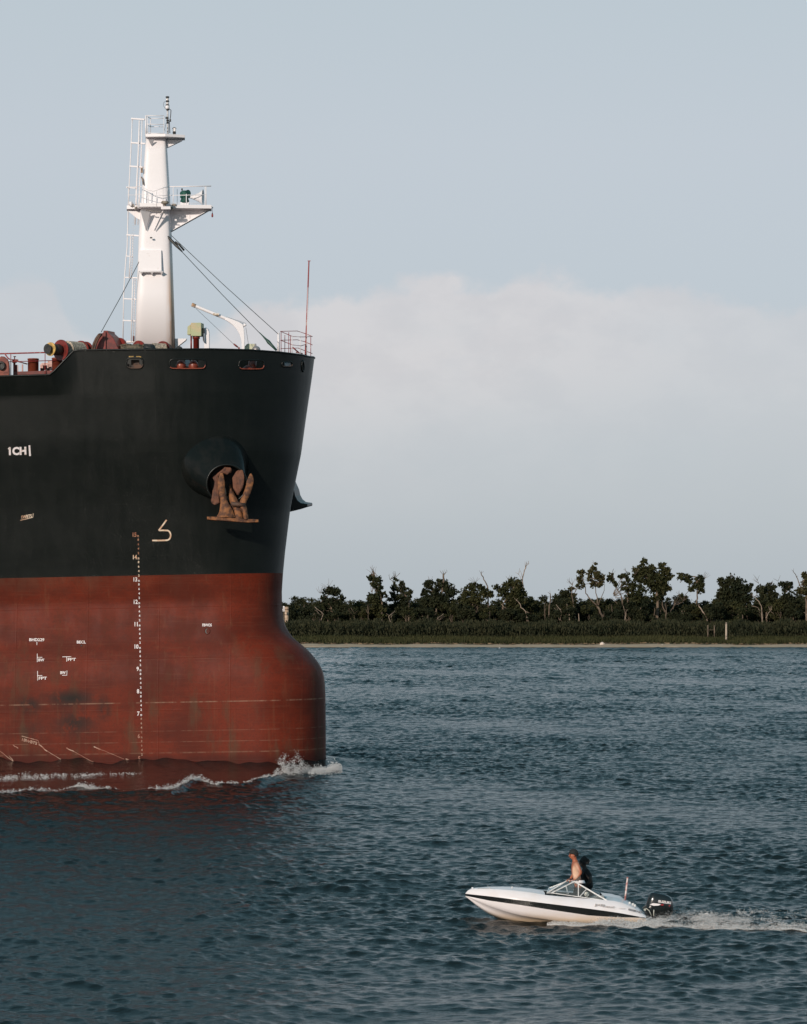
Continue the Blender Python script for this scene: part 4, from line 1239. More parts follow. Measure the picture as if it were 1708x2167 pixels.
hh = np.abs(rng.normal(0, 1, n)) * (.04 + .13 * np.exp(-((xpix - 707) / 14) ** 2) + .10 * np.exp(-((xpix - 672) / 14) ** 2))
cb = np.array([on_water(a, b_) for a, b_ in zip(xpix, 1632 - t * 7 + rng.normal(0, 2.2, n))])
cb[:, 2] = water_z(cb[:, 0], cb[:, 1]) + hh
L.append(cb); SZ.append(rng.lognormal(math.log(.012), .5, n))
drops('bow_wave_foam', np.concatenate(L), np.concatenate(SZ), .7, 'broken white foam of the bow wave along the red side of the ship', 'foam')
# ------------------------------------------------------------------ speedboat
BO = P(1285, 1955, BOATY); BO.z = 0
boat = thing('speedboat', BO, 'small white open motorboat with a black side stripe speeding left across the river', 'motorboat')
zb = lambda x, y, lat=0.0: P(948 + x * .29732, 1760.5 + y * .29732, BOATY + lat)      # 2.847x close-up; lat < 0 is the near side
PXB = BOATY / F * .29732        # one close-up unit in metres
def mir(p):
    return V(p.x, 2 * BOATY - p.y, p.z)
hbx = [125, 160, 220, 300, 400, 500, 640, 800, 1000, 1200, 1320, 1410]
hbv = [.015, .10, .24, .41, .58, .70, .79, .84, .86, .85, .83, .80]
hb = lambda x: float(np.interp(x, hbx, hbv))
crv = lambda pts: (lambda x: float(np.interp(x, [p[0] for p in pts], [p[1] for p in pts])))
c_top = crv([(125, 440), (300, 459), (500, 484), (750, 515), (1000, 546), (1150, 566), (1250, 582), (1340, 599), (1410, 611)])
c_bot = crv([(125, 455), (300, 490), (500, 518), (750, 557), (1000, 594), (1150, 605), (1250, 609), (1340, 609), (1410, 617)])
c_chi = crv([(125, 456), (160, 470), (220, 496), (300, 527), (400, 560), (500, 588), (640, 613), (800, 632), (1000, 648), (1200, 655), (1410, 660)])
c_kee = crv([(125, 458), (150, 478), (200, 522), (250, 560), (300, 590), (350, 612), (400, 630), (460, 645), (520, 655), (690, 668), (900, 682), (1410, 705)])
c_dk = crv([(125, 438), (140, 420), (170, 405), (300, 408), (450, 418), (600, 436), (700, 452), (800, 462), (950, 474), (1100, 486), (1180, 492), (1240, 505), (1300, 530), (1360, 562), (1410, 600)])
c_ctr = crv([(125, 437), (140, 419), (170, 404), (300, 398), (450, 402), (600, 417), (700, 437), (1090, 450), (1180, 462), (1240, 478), (1300, 512), (1360, 548), (1410, 592)])
stn = [125, 132, 142, 155, 175, 200, 230, 265, 300, 350, 400, 460, 520, 600, 690, 745, 800, 900, 1000, 1100, 1180, 1240, 1300, 1360, 1400, 1410]
def station(x):
    h = hb(x)
    near = [zb(x, c_top(x), -h), zb(x, c_bot(x), -h + .015), zb(x, c_chi(x), -h * .86)]
    dk = zb(x, c_dk(x), -h * .93)
    k = zb(x, c_kee(x), 0)
    return dk, near, k
A1, A2, A3, A4 = [], [], [], []
for x in stn:
    dk, (t, b_, ch), k = station(x)
    A1.append([dk, t]); A2.append([t, b_]); A3.append([b_, ch.lerp(b_, .4) + V(0, -.012, 0), ch, ch.lerp(k, .08), ch.lerp(k, .5) + V(0, 0, .012), ch.lerp(k, .56) + V(0, -.015, -.012), k])
WB = Mat('white_gelcoat', (.80, .765, .775), .22, 0, .5, .3)
WB.base(WB.mix(WB.map(WB.noise((2.5, 2.5, 6), 4), .4, .7), (.80, .765, .775), (.76, .71, .70)))
def underside():
    m = Mat('water_glow_gelcoat', (.8, .75, .72), .25, 0, .5, .3)
    z = m.xyz()[2]
    n = m.noise((2, 2, 7), 5, .6)
    f = m.math('MULTIPLY', m.map(m.math('ADD', z, m.math('MULTIPLY', n, .16)),   .40, .10), .8)  # golden bounce off the water painted in, stronger towards the keel
    return m.base(m.mix(f, (.80, .75, .75), (.66, .46, .26)))
SK = underside()
BK = Mat('black_gelcoat', (.012, .014, .014), .2)
def skin(name, A, material, flip=False):
    mb = MB()
    mb.loft(A, closed=False, cap=False)
    mb.loft([[mir(p) for p in q] for q in A], closed=False, cap=False)
    return mb.build(name, material, boat, weld=.0004)
skin('boat_hull', A3, SK.m)
skin('side_stripe', A2, BK.m)
# transom
dk, (t, b_, ch), k = station(1410)
MB().add([dk, t, b_, ch, k, mir(ch), mir(b_), mir(t), mir(dk)], [tuple(range(9))]).build('transom', WB.m, boat, fix=False)
# deck: topsides, foredeck crown, side decks round the open cockpit
mb = MB().loft(A1, closed=False, cap=False).loft([[mir(p) for p in q] for q in A1], closed=False, cap=False)
fore = [x for x in stn if x <= 690]
mb.loft([[zb(x, c_dk(x), -hb(x) * .93), zb(x, c_ctr(x) - 1 + .45 * (c_dk(x) - c_ctr(x)), -hb(x) * .5), zb(x, c_ctr(x), 0), mir(zb(x, c_ctr(x) - 1 + .45 * (c_dk(x) - c_ctr(x)), -hb(x) * .5)), mir(zb(x, c_dk(x), -hb(x) * .93))] for x in fore], closed=False, cap=False)
side = [x for x in stn if x >= 690]
for f in (lambda p: p, mir):
    mb.loft([[f(zb(x, c_dk(x), -hb(x) * .93)), f(zb(x, c_dk(x) - 3, -hb(x) * .74))] for x in side], closed=False, cap=False)
aft = [x for x in stn if x >= 1100]
mb.loft([[zb(x, c_dk(x) - 3, -hb(x) * .74), zb(x, c_ctr(x), -hb(x) * .45), zb(x, c_ctr(x) - 2, 0), mir(zb(x, c_ctr(x), -hb(x) * .45)), mir(zb(x, c_dk(x) - 3, -hb(x) * .74))] for x in aft], closed=False, cap=False)
mb.build('boat_deck', WB.m, boat, weld=.0004)
IN = Mat('dark_cockpit_lining', (.03, .045, .05), .8)
MB().add([zb(690, 560, -.6), zb(1110, 590, -.6), zb(1110, 590, .6), zb(690, 560, .6)], [(0, 1, 2, 3)]).build('cockpit_floor', IN.m, boat, fix=False)
mb = MB()
for f in (lambda p: p, mir):
    mb.loft([[f(zb(x, c_dk(x) - 2.5, -hb(x) * .735)), f(zb(x, c_dk(x) + 95, -hb(x) * .70))] for x in [v for v in stn if 690 <= v <= 1180]], closed=False, cap=False)
mb.build('cockpit_side', IN.m, boat, fix=False)
mb = MB()
mb.add([zb(690, 438, -.62), zb(690, 560, -.6), zb(690, 560, .6), zb(690, 438, .62)], [(0, 1, 2, 3)])
mb.add([zb(1112, 452, -.62), zb(1112, 590, -.6), zb(1112, 590, .6), zb(1112, 452, .62)], [(0, 1, 2, 3)])
mb.build('cockpit_bulkhead', IN.m, boat, fix=False)
MB().prism([zb(1010, 560, -.35), zb(1010, 470, -.35), zb(1060, 455, -.35), zb(1095, 460, -.35), zb(1095, 570, -.35)], V(0, .3, 0)).build('seat', Mat('grey_seat_vinyl', (.2, .2, .2), .6).m, boat, bevel=.02)
MB().prism([zb(800, 480, .1), zb(870, 470, .1), zb(880, 560, .1), zb(800, 560, .1)], V(0, .4, 0)).build('dashboard', Mat('maroon_dash', (.06, .02, .022), .6).m, boat, bevel=.02)
mb = MB().tube([zb(988 + 14 * math.cos(t), 444 + 14 * math.sin(t), -.45) for t in np.linspace(0, 6.3, 16)], .012, 6).lathe(zb(988, 444, -.46), (0, -1, 0), [(0, .036), (.01, .036)], 16)
mb.build('boat_badge', Mat('white_plastic', (.75, .7, .62), .4).m, boat)
# windscreen: aluminium frame and tinted panes
AL = worn('white_aluminium', (.70, .69, .68), (.55, .54, .53), 10, .35)
ws = bpy.data.objects.new('windscreen', None); COL.objects.link(ws); ws.parent = boat; BASE[ws] = BASE[boat]
q_c = zb(705, 436, 0.0)          # front of the screen at the centre line
q_n = zb(738, 434, -.66)         # near lower corner
q_r = zb(1135, 490, -.74)        # near rear corner
q_tn = zb(900, 352, -.56)        # near top corner
q_tc = zb(852, 344, .0)
q_tf = zb(868, 342, .56); q_f = mir(q_n); q_fr = mir(q_r)
mb = MB()
def bar(a, b_, w=.036, h=.022):
    mb.bbox(a, b_, h, w * .72)
bar(q_c, q_tc, .036); bar(q_c, q_n, .03); bar(q_tc, q_tn, .034); bar(q_tn, q_r, .04); bar(q_n, q_r.lerp(q_n, .1) + V(0, 0, -.0), .022); bar(q_tn, q_n, .032)
bar(q_c, q_f, .03); bar(q_tc, q_tf, .034); bar(q_tf, q_fr, .034); bar(q_tf, q_f, .03)
mid = q_n.lerp(q_r, .48); mt = q_tn.lerp(q_r, .12)
bar(mid, mt, .022)
mid2 = q_n.lerp(q_r, .5); mt2 = q_tn.lerp(q_r, .38)
bar(mid2, mt2, .024)
bar(zb(856, 442, -.3), zb(840, 388, -.1), .02)
mb.build('windscreen_frame', AL.m, ws)
GL = Mat('tinted_acrylic', (.75, .86, .86), .03)
GL.set('Transmission Weight', .9); GL.set('IOR', 1.05); GL.set('Alpha', .5)
for pane in ([q_c, q_n, q_tn, q_tc], [q_c, q_f, q_tf, q_tc], [q_n, q_r, q_tn], [q_f, q_fr, q_tf]):
    MB().add(pane, [tuple(range(len(pane)))]).build('pane', GL.m, ws, fix=False)
# bow rail, cleats, light staff
mb = MB()
CH = worn('polished_rail', (.55, .53, .52), (.38, .36, .35), 20, .25, metal=.6)
for s_ in (-1, 1):
    lat = lambda x: s_ * hb(x) * .72
    mb.tube([zb(205, 408, lat(205)), zb(225, 400, lat(225)), zb(300, 404, lat(300)), zb(400, 418, lat(420)), zb(500, 432, lat(500)), zb(640, 450, lat(640)), zb(730, 462, lat(730)), zb(755, 470, lat(755))], .009, 6)
    for x, y0, y1_ in ((330, 424, 404), (495, 441, 430), (640, 455, 447)):
        mb.tube([zb(x, y0, lat(x)), zb(x, y1_, lat(x))], .008, 6)
mb.tube([zb(280, 380, -.1), zb(318, 418, -.15)], .008, 6)
mb.build('bow_rail', CH.m, boat)
mb = MB().tube([zb(457, 402, 0), zb(457, 388, 0)], .014, 8).lathe(zb(175, 403, 0), (0, 0, 1), [(0, .03), (.03, .02)], 8)
mb.build('deck_fitting', WB.m, boat)
stf = MB().tube([zb(1260, 492, .1), zb(1268, 420, .1), zb(1279, 322, .1)], [.02, .022, .02], 8).build('light_staff', worn('scuffed_white_staff', (.74, .62, .58), (.42, .12, .10), 9, .5, .42, .56).m, boat)
MB().lathe(zb(1258, 500, .1), (0, 0, 1), [(0, .045), (.03, .04), (.04, .02)], 10).build('staff_foot', CH.m, stf)
mb = MB()
for x, y in ((1298, 506), (1322, 514), (1335, 524)):
    mb.lathe(zb(x, y + 12, -.35), V(-.35, 0, 1), [(0, .03), (.06, .03), (.07, .015)], 10)
mb.build('mooring_cleat', AL.m, boat)
mb = MB().prism([zb(1080, 455, -.5), zb(1100, 450, -.5), zb(1138, 478, -.5), zb(1130, 488, -.5)], V(0, .1, 0))
mb.build('hatch_hinge', Mat('grey_hinge', (.25, .27, .27), .5).m, boat)
# lettering on the side
GR = Mat('grey_lettering', (.42, .36, .33), .6)
GD = Mat('dark_lettering', (.16, .14, .14), .6)
def boatside(x, y, lift=0.0):
    zx_ = (x - 948) / .29732
    return P(x, y, BOATY - hb(zx_) - .012)
def boat_text(t, x, y, h, w, ang, material, name):
    mark_text(t, 948 + x * .29732, 1760.5 + y * .29732, h * .29732, name, material, boat, R(ang), width=w * .29732, surf=boatside)
boat_text('JXEJ', 1078, 533, 20, 72, 4, GR.m, 'side_lettering')
boat_text('ASHLAIT', 1152, 541, 13, 68, 4.5, GR.m, 'side_lettering')
boat_text('160GT', 1238, 549, 8, 46, 5, Mat('pale_lettering', (.6, .55, .53), .6).m, 'side_lettering')
boat_text('853089 NET', 1332, 570, 15, 102, 14, GD.m, 'registration_number')

# outboard engine
om = bpy.data.objects.new('outboard_engine', None); COL.objects.link(om); om.parent = boat; BASE[om] = BASE[boat]
OB = Mat('black_engine_cowl', (.010, .012, .012), .16, 0, .5, .5)
def rrect(cx_, y, hw, hl, tilt=0.0, n=28, e_=.62):
    out_ = []
    for t in np.linspace(0, 2 * math.pi, n, endpoint=False):
        c, s_ = math.cos(t), math.sin(t)
        dx = math.copysign(abs(c) ** e_, c) * hw; dl = math.copysign(abs(s_) ** e_, s_) * hl
        out_.append(zb(cx_ + dx, y + dx * tilt, dl))
    return out_
cowl = MB().loft([rrect(1500, 615, 30, .10, .1), rrect(1493, 612, 72, .15, .1), rrect(1497, 592, 98, .175, .08), rrect(1503, 565, 100, .19, .1), rrect(1508, 530, 97, .195, .13), rrect(1512, 495, 90, .19, .16), rrect(1514, 465, 82, .175, .2), rrect(1512, 447, 70, .145, .22), rrect(1508, 438, 48, .10, .2)]).build('engine_cowl', OB.m, om)
MB().loft([rrect(1490, 612, 50, .1, 0), rrect(1485, 640, 38, .08, 0), rrect(1490, 700, 34, .06, 0)]).build('engine_leg', M['dark'].m, om)
MB().prism([zb(1405, 560, -.14), zb(1440, 555, -.14), zb(1450, 610, -.14), zb(1400, 615, -.14)], V(0, .28, 0)).build('transom_bracket', M['dark'].m, om, bevel=.01)
MB().prism([zb(1384, 540, -.08), zb(1412, 520, -.08), zb(1430, 530, -.08), zb(1425, 560, -.08), zb(1400, 565, -.08)], V(0, .16, 0)).build('steering_bracket', M['dark'].m, om, bevel=.01)
MB().tube([zb(1400, 552, -.2), zb(1412, 545, -.22), zb(1432, 560, -.23), zb(1450, 598, -.2)], .011, 8).tube([zb(1466, 555, -.22), zb(1464, 600, -.22)], .012, 8).lathe(zb(1402, 554, -.2), (0, -1, 0), [(-.03, .03), (.03, .025)], 10).build('control_cable', worn('grey_hose', (.55, .55, .5), (.4, .38, .32), 15, .4).m, om)
cb_ = BVHTree.FromPolygons([tuple(v.co + BASE[om]) for v in cowl.data.vertices], [tuple(p.vertices) for p in cowl.data.polygons])
def on_cowl(x, y, lift=.006):
    dr = (P(x, y, 100) - EYEV).normalized()
    loc, _, _, _ = cb_.ray_cast(EYEV, dr)
    return (loc if loc is not None else P(x, y, BOATY - .1)) - dr * .006
mark_text('SUZUKI', 948 + 1541 * .29732, 1760.5 + 508 * .29732, 22 * .29732 * .8, 'maker_lettering', M['mark'].m, cowl, R(8), width=92 * .29732, surf=on_cowl)
def patch(pts, name, material):
    L = [on_cowl(948 + x * .29732, 1760.5 + y * .29732) for x, y in pts]
    MB().add(L, [tuple(range(len(L)))]).build(name, material, cowl, fix=False)
patch([(1436, 517), (1460, 507), (1500, 511), (1518, 514), (1500, 524), (1466, 526)], 'cowl_flash', M['mark'].m)
patch([(1520, 513), (1583, 521), (1580, 530), (1512, 523)], 'cowl_flash', Mat('red_cowl_flash', (.30, .015, .02), .3).m)

# spray and wake of the boat
L, SZ = [], []
xs0 = zb(1410, 0).x
wm = lambda x: zb(x, 0).x
n = 120000
t = rng.uniform(0, 1, n) ** 1.25
X = wm(700) + t * (wm(2750) - wm(700))
xz_ = [wm(v) for v in (700, 860, 1000, 1300, 1600, 2000, 2750)]
bound = np.interp(X, xz_, [-.66, -.9, -1.15, -1.6, -1.9, -2.3, -2.9])
inn = np.interp(X, xz_, [-.60, -.70, -.74, -.72, -.6, -1.3, -2.4])
u = rng.beta(1.0, 1.0, n)
u = np.where(rng.uniform(0, 1, n) < .4, 1 - np.abs(rng.normal(0, .12, n)), u)
lat = inn + (bound - inn) * u
hgt = np.interp(X, xz_, [.07, .13, .17, .22, .22, .19, .12]) * np.sqrt(np.clip(1.05 - u, .05, 1))
dens = np.interp(X, xz_, [.2, .45, .75, .95, .8, .5, .3]) * np.clip(.62 + .5 * nz(X * 2.4, lat * 1.5, 6), .08, 1)
h = rng.beta(1.0, 1.7, n) * hgt * np.clip(.8 + .4 * nz(X * 4.5, lat * 2, 7), .2, 1.5)
ok = rng.uniform(0, 1, n) < dens
L.append(np.stack((X, BOATY + lat, np.maximum(h, 0)), 1)[ok]); SZ.append(rng.lognormal(math.log(.0075), .5, n)[ok])
n = 8000      # fine mist hanging higher
X = wm(900) + rng.uniform(0, 1, n) * (wm(2100) - wm(900))
lat = np.interp(X, xz_, [-.7, -.8, -.9, -1.0, -.9, -1.4, -2.6]) + rng.normal(0, .28, n)
h = rng.beta(1.2, 2.4, n) * np.interp(X, [wm(900), wm(1200), wm(1450), wm(1700), wm(2100)], [.1, .2, .26, .36, .2])
L.append(np.stack((X, BOATY + lat, h), 1)); SZ.append(rng.lognormal(math.log(.0055), .4, n))
n = 18000      # white churned water straight behind the engine
t = rng.uniform(0, 1, n) ** 1.3
X = wm(1450) + t * (wm(2700) - wm(1450))
Yw = BOATY + rng.normal(0, .28 + .5 * t, n)
ok = rng.uniform(0, 1, n) < np.clip(.35 + .6 * nz(X * 2.5, Yw * 3.0, 8), .03, 1) * (1 - .5 * t)
h = np.abs(rng.normal(0, .05, n)) + .32 * np.exp(-((X - wm(1690)) / .45) ** 2) * rng.beta(1, 3, n)
L.append(np.stack((X, Yw, h), 1)[ok]); SZ.append(rng.lognormal(math.log(.009), .5, n)[ok])
n = 5000       # far shoulder of the wake
X = wm(1500) + rng.uniform(0, 1, n) * (wm(2700) - wm(1500))
Yw = BOATY + 1.35 + .12 * (X - wm(1500)) + rng.normal(0, .12, n)
ok = rng.uniform(0, 1, n) < np.clip(.1 + .6 * nz(X * 2.0, 0, 9), .0, 1)
L.append(np.stack((X, Yw, np.abs(rng.normal(0, .05, n))), 1)[ok]); SZ.append(rng.lognormal(math.log(.01), .5, n)[ok])
pts = np.concatenate(L); pts[:, 2] += water_z(pts[:, 0], pts[:, 1]) - .01
drops('boat_wake', pts, np.concatenate(SZ), .75, 'white spray and churned wake trailing behind the small motorboat', 'wake', mist_m)

# ------------------------------------------------------------------ people in the boat
def skin_mesh(nodes, edges, root, sub=2):
    names = list(nodes)
    me = bpy.data.meshes.new('tmp')
    me.from_pydata([tuple(nodes[k][0]) for k in names], [(names.index(a), names.index(b_)) for a, b_ in edges], [])
    o = bpy.data.objects.new('tmp', me); COL.objects.link(o)
    o.modifiers.new('s', 'SKIN').use_smooth_shade = True
    for i, k in enumerate(names):
        sv = me.skin_vertices[0].data[i]
        r = nodes[k][1]
        sv.radius = r if isinstance(r, tuple) else (r, r)
        sv.use_root = (k == root)
    m = o.modifiers.new('u', 'SUBSURF'); m.levels = m.render_levels = sub
    res = bpy.data.meshes.new_from_object(o.evaluated_get(bpy.context.evaluated_depsgraph_get()))
    bpy.data.objects.remove(o); bpy.data.meshes.remove(me)
    return res
def mesh_into(mb, me):
    return mb.add([v.co for v in me.vertices], [tuple(p.vertices) for p in me.polygons], True)
def hand_into(mb, wrist, knuck, side):
    """palm from wrist to knuckles, four bent fingers and a thumb"""
    d_ = (knuck - wrist); L_ = d_.length; d_.normalize()
    lat = V(0, 1, 0); dn = d_.cross(lat).normalized()
    if dn.z > 0:
        dn = -dn
    mb.loft([[wrist + d_ * (L_ * k) + lat * (math.cos(t) * w) + dn * (math.sin(t) * .014) for t in np.linspace(0, 6.283, 10, endpoint=False)] for k, w in ((0, .026), (.4, .038), (1, .042))])
    for i, ln in enumerate((.058, .07, .066, .05)):
        p = knuck + lat * ((i - 1.5) * .021)
        mb.tube([p - d_ * .01, p + d_ * ln * .5 + dn * .006, p + d_ * ln * .72 + dn * .03, p + d_ * ln * .66 + dn * .052], [.0095, .009, .008, .006], 7)
    p = wrist + d_ * L_ * .35 + lat * side * .036
    mb.tube([p, p + d_ * .03 + lat * side * .02 + dn * .012, p + d_ * .055 + lat * side * .012 + dn * .03], [.012, .010, .007], 7)
def person(label, dx, dy, lat0, skin_m, torso_m, legs_m, head_m, sc_=1.0, cap=True, shirt=False):
    b = lambda x, y, lat=0.0: zb(x + dx, y + dy, lat + lat0)
    root = thing('person', b(925, 560), label, 'person')
    N = {'hip': (b(932, 388), (.125, .105)), 'waist': (b(920, 335), (.118, .10)), 'ribs': (b(907, 280), (.125, .115)), 'chest': (b(905, 240), (.125, .115)), 'necklow': (b(906, 212), .075),
         'neck': (b(897, 194), .056), 'skull': (b(891, 168), .082), 'crown': (b(895, 146), .082), 'jaw': (b(880, 186), .046), 'chin': (b(876, 190), .03),
         'sn': (b(916, 226, -.17), .062), 'en': (b(947, 292, -.26), .045), 'wn': (b(898, 342, -.20), .030),
         'sf': (b(900, 226, .17), .062), 'ef': (b(900, 290, .25), .045), 'wf': (b(872, 336, .16), .030),
         'hl': (b(930, 402, -.09), .088), 'kl': (b(912, 480, -.11), .062), 'fl': (b(922, 556, -.11), .048), 'tl': (b(895, 562, -.12), .034),
         'hr': (b(932, 402, .09), .088), 'kr': (b(925, 480, .11), .062), 'fr': (b(935, 556, .11), .048), 'tr': (b(908, 562, .12), .034)}
    Ed = [('hip', 'waist'), ('waist', 'ribs'), ('ribs', 'chest'), ('chest', 'necklow'), ('necklow', 'neck'), ('neck', 'skull'), ('skull', 'crown'), ('skull', 'jaw'), ('jaw', 'chin'),
          ('chest', 'sn'), ('sn', 'en'), ('en', 'wn'), ('chest', 'sf'), ('sf', 'ef'), ('ef', 'wf'), ('hip', 'hl'), ('hl', 'kl'), ('kl', 'fl'), ('fl', 'tl'), ('hip', 'hr'), ('hr', 'kr'), ('kr', 'fr'), ('fr', 'tr')]
    mb = MB()
    mesh_into(mb, skin_mesh(N, Ed, 'hip'))
    hand_into(mb, N['wn'][0], b(876, 346, -.17), 1)
    hand_into(mb, N['wf'][0], b(856, 338, .10), -1)
    # face: nose, brow, lips, ears
    mb.tube([b(869, 160), b(863, 171), b(868, 176)], [.010, .017, .012], 7)
    mb.ball(b(869, 157), .03, 10, 6, (.6, 1.6, .6)).ball(b(870, 182), .02, 8, 6, (.7, 1.3, .6))
    mb.ball(b(898, 170, -.082), .022, 8, 6, (.8, .4, 1.2)).ball(b(898, 170, .082), .022, 8, 6, (.8, .4, 1.2))
    mb.build('body', skin_m, root)
    eye = MB().ball(b(868, 163, -.032), .009, 8, 6).ball(b(868, 163, .032), .009, 8, 6)
    eye.build('eye', M['dark'].m, root)
    c = b(895, 149)
    if cap:
        m2 = MB().ball(c, .1, 18, 10, (1.12, 1.0, 1.0))
        for i, (x, y, z) in enumerate(m2.v):      # the lower half of the ball drawn up to a band
            if z < c.z - .02:
                m2.v[i] = (c.x + (x - c.x) * .98 + (.012 if x > c.x else 0), y, c.z - .02 - (.055 if x > c.x - .01 else .0) * min(1, (c.z - z) / .06))
        m2.prism([b(921, 148, -.07), b(944, 153, -.05), b(948, 155, 0), b(944, 153, .05), b(921, 148, .07)], V(0, 0, -.012))
        m2.build('cap', head_m, root)
    else:
        m2 = MB()
        for k in range(46):
            a, e_ = random.uniform(0, 6.283), random.uniform(-.6, 1.5)
            m2.ball(c + V(math.cos(a) * math.cos(e_) * .085 + .025, math.sin(a) * math.cos(e_) * .085, math.sin(e_) * .085 - .015), random.uniform(.028, .045), 8, 6)
        m2.ball(c + V(.02, 0, 0), .1, 14, 8)
        m2.build('hair', head_m, root)
    # shorts, and a shirt if worn: shells round the body
    S_ = {'hip': (b(933, 392), .168), 'wst': (b(927, 366), .150), 'hl': (b(930, 412, -.095), .132), 'kl': (b(913, 490, -.11), .10), 'hr': (b(932, 412, .095), .132), 'kr': (b(925, 490, .11), .10)}
    mb = MB(); mesh_into(mb, skin_mesh(S_, [('wst', 'hip'), ('hip', 'hl'), ('hl', 'kl'), ('hip', 'hr'), ('hr', 'kr')], 'hip'))
    mb.build('shorts', legs_m, root)
    if shirt:
        T_ = {'w': (b(926, 362), .128), 'r': (b(911, 290), .162), 'c': (b(907, 238), .152), 'n': (b(906, 214), .085), 'sn': (b(917, 226, -.175), .078), 'en': (b(938, 272, -.235), .066), 'sf': (b(901, 226, .175), .078), 'ef': (b(901, 272, .235), .066)}
        mb = MB(); mesh_into(mb, skin_mesh(T_, [('w', 'r'), ('r', 'c'), ('c', 'n'), ('c', 'sn'), ('sn', 'en'), ('c', 'sf'), ('sf', 'ef')], 'r'))
        mb.build('shirt', torso_m, root)
    else:
        mb = MB().loft([[b(x + math.cos(t) * w, y, math.sin(t) * .165) for t in np.linspace(0, 6.283, 18, endpoint=False)] for x, y, w in ((927, 349, 40), (928, 344, 42), (930, 358, 46), (932, 366, 47))])
        mb.build('waistband', M['white'].m, root)
    return root
def tan_skin():
    m = Mat('sunburnt_skin', (.45, .17, .09), .5, 0, .4)
    y = m.xyz()
    n = m.noise(14, 3)
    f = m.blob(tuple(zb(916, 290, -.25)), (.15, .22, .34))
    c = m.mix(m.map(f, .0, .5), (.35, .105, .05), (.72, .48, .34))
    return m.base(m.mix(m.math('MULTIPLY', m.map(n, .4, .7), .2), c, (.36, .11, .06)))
person('shirtless person in a backward dark cap leaning on the motorboat windscreen', 0, 0, -.12, tan_skin().m, None, worn('dark_shorts', (.012, .016, .018), (.03, .03, .03), 9, .8).m, worn('dark_cap', (.010, .013, .013), (.018, .018, .018), 9, .8).m)
person('person in black shirt with bushy dark hair standing behind the shirtless one', 70, 54, .42, worn('dark_brown_skin', (.022, .016, .013), (.03, .02, .016), 8, .6).m, worn('black_shirt', (.010, .010, .011), (.016, .015, .015), 8, .9).m, worn('black_trousers', (.009, .010, .011), (.014, .014, .014), 8, .9).m, worn('black_hair', (.008, .009, .009), (.014, .013, .012), 20, .8).m, cap=False, shirt=True)
# ------------------------------------------------------------------ far bank: ground, beach
SY = 535.0
def bank_z(x, y):
    z = np.interp(y, [520, 533, SY, 538, 542, 546, 550, 560, 580, 640, 1500], [-1.2, -.25, .02, .22, .40, .62, .86, 1.35, 1.7, 2.2, 3.0])
    return z + .05 * nz(x * .35, y * .4, 20) * (y > SY + 1) + .10 * nz(x * .12, y * .05, 21) * (y > SY + 1)
gx = np.concatenate((np.linspace(-1500, -130, 12), np.linspace(-120, 120, 500), np.linspace(130, 1500, 12)))
gy = np.concatenate((np.linspace(515, 530, 4), np.linspace(531, 552, 44), np.linspace(554, 660, 40), [800, 1200, 3000]))
GX, GY = np.meshgrid(gx, gy)
i_, j_ = np.meshgrid(np.arange(len(gy) - 1), np.arange(len(gx) - 1), indexing='ij')
nc = len(gx)
fq = np.stack((i_ * nc + j_, i_ * nc + j_ + 1, (i_ + 1) * nc + j_ + 1, (i_ + 1) * nc + j_), -1).reshape(-1, 4)
def bank_mat():
    m = Mat('sandy_bank', (.40, .30, .20), .95, 0, .1)
    n = m.noise((.8, 1.5, 3), 5, .65)
    y, z = m.xyz()[1], m.xyz()[2]
    wet = m.map(z, .02, .14)
    c = m.mix(m.map(n, .35, .65), (.43, .30, .20), (.53, .39, .28))
    c = m.mix(wet, (.05, .04, .03), c)
    g = m.map(m.math('ADD', y, m.math('MULTIPLY', m.noise((.25, .25, 1), 4), 5.0)), 544.6, 546.6)
    return m.base(m.mix(g, c, (.035, .036, .016)))
me = np_mesh('river_bank', np.stack((GX, GY, bank_z(GX, GY)), -1).reshape(-1, 3), fq, True)
tag(link_mesh('river_bank', me, bank_mat().m), kind='structure')
def bz(x, y):
    return float(bank_z(np.array([float(x)]), np.array([float(y)]))[0])
# ------------------------------------------------------------------ far bank: grass and cane
def blades(name, n, y0, y1, hlo, hhi, wlo, whi, material, label, cat, x0=-75, x1=78, seed=1, lean=.12, ndens=None):
    r = np.random.default_rng(seed)
    x = r.uniform(x0, x1, n); y = r.uniform(y0, y1, n)
    if ndens:
        ok = r.uniform(0, 1, n) < np.clip(ndens(x, y), .03, 1); x, y = x[ok], y[ok]; n = len(x)
    z = bank_z(x, y)
    h = r.uniform(hlo, hhi, n) * (1 + .22 * nz(x * .5, y * .4, seed + 30))
    w = r.uniform(wlo, whi, n)
    a = r.uniform(0, math.pi, n)
    dx, dy = np.cos(a) * w / 2, np.sin(a) * w / 2
    lx, ly = r.normal(0, lean, n) * h, r.normal(0, lean, n) * h
    p = np.stack([np.stack((x - dx, y - dy, z - .1), 1), np.stack((x + dx, y + dy, z - .1), 1), np.stack((x + dx * .8 + lx * .5, y + dy * .8 + ly * .5, z + h * .6), 1), np.stack((x + lx, y + ly, z + h), 1), np.stack((x - dx * .8 + lx * .5, y - dy * .8 + ly * .5, z + h * .6), 1)], 1)
    f = np.arange(n)[:, None] * 5 + np.array([0, 1, 2, 3, 4])
    me = np_mesh(name, p.reshape(-1, 3), f)
    return tag(link_mesh(name, me, material), label, cat, None, 'stuff')
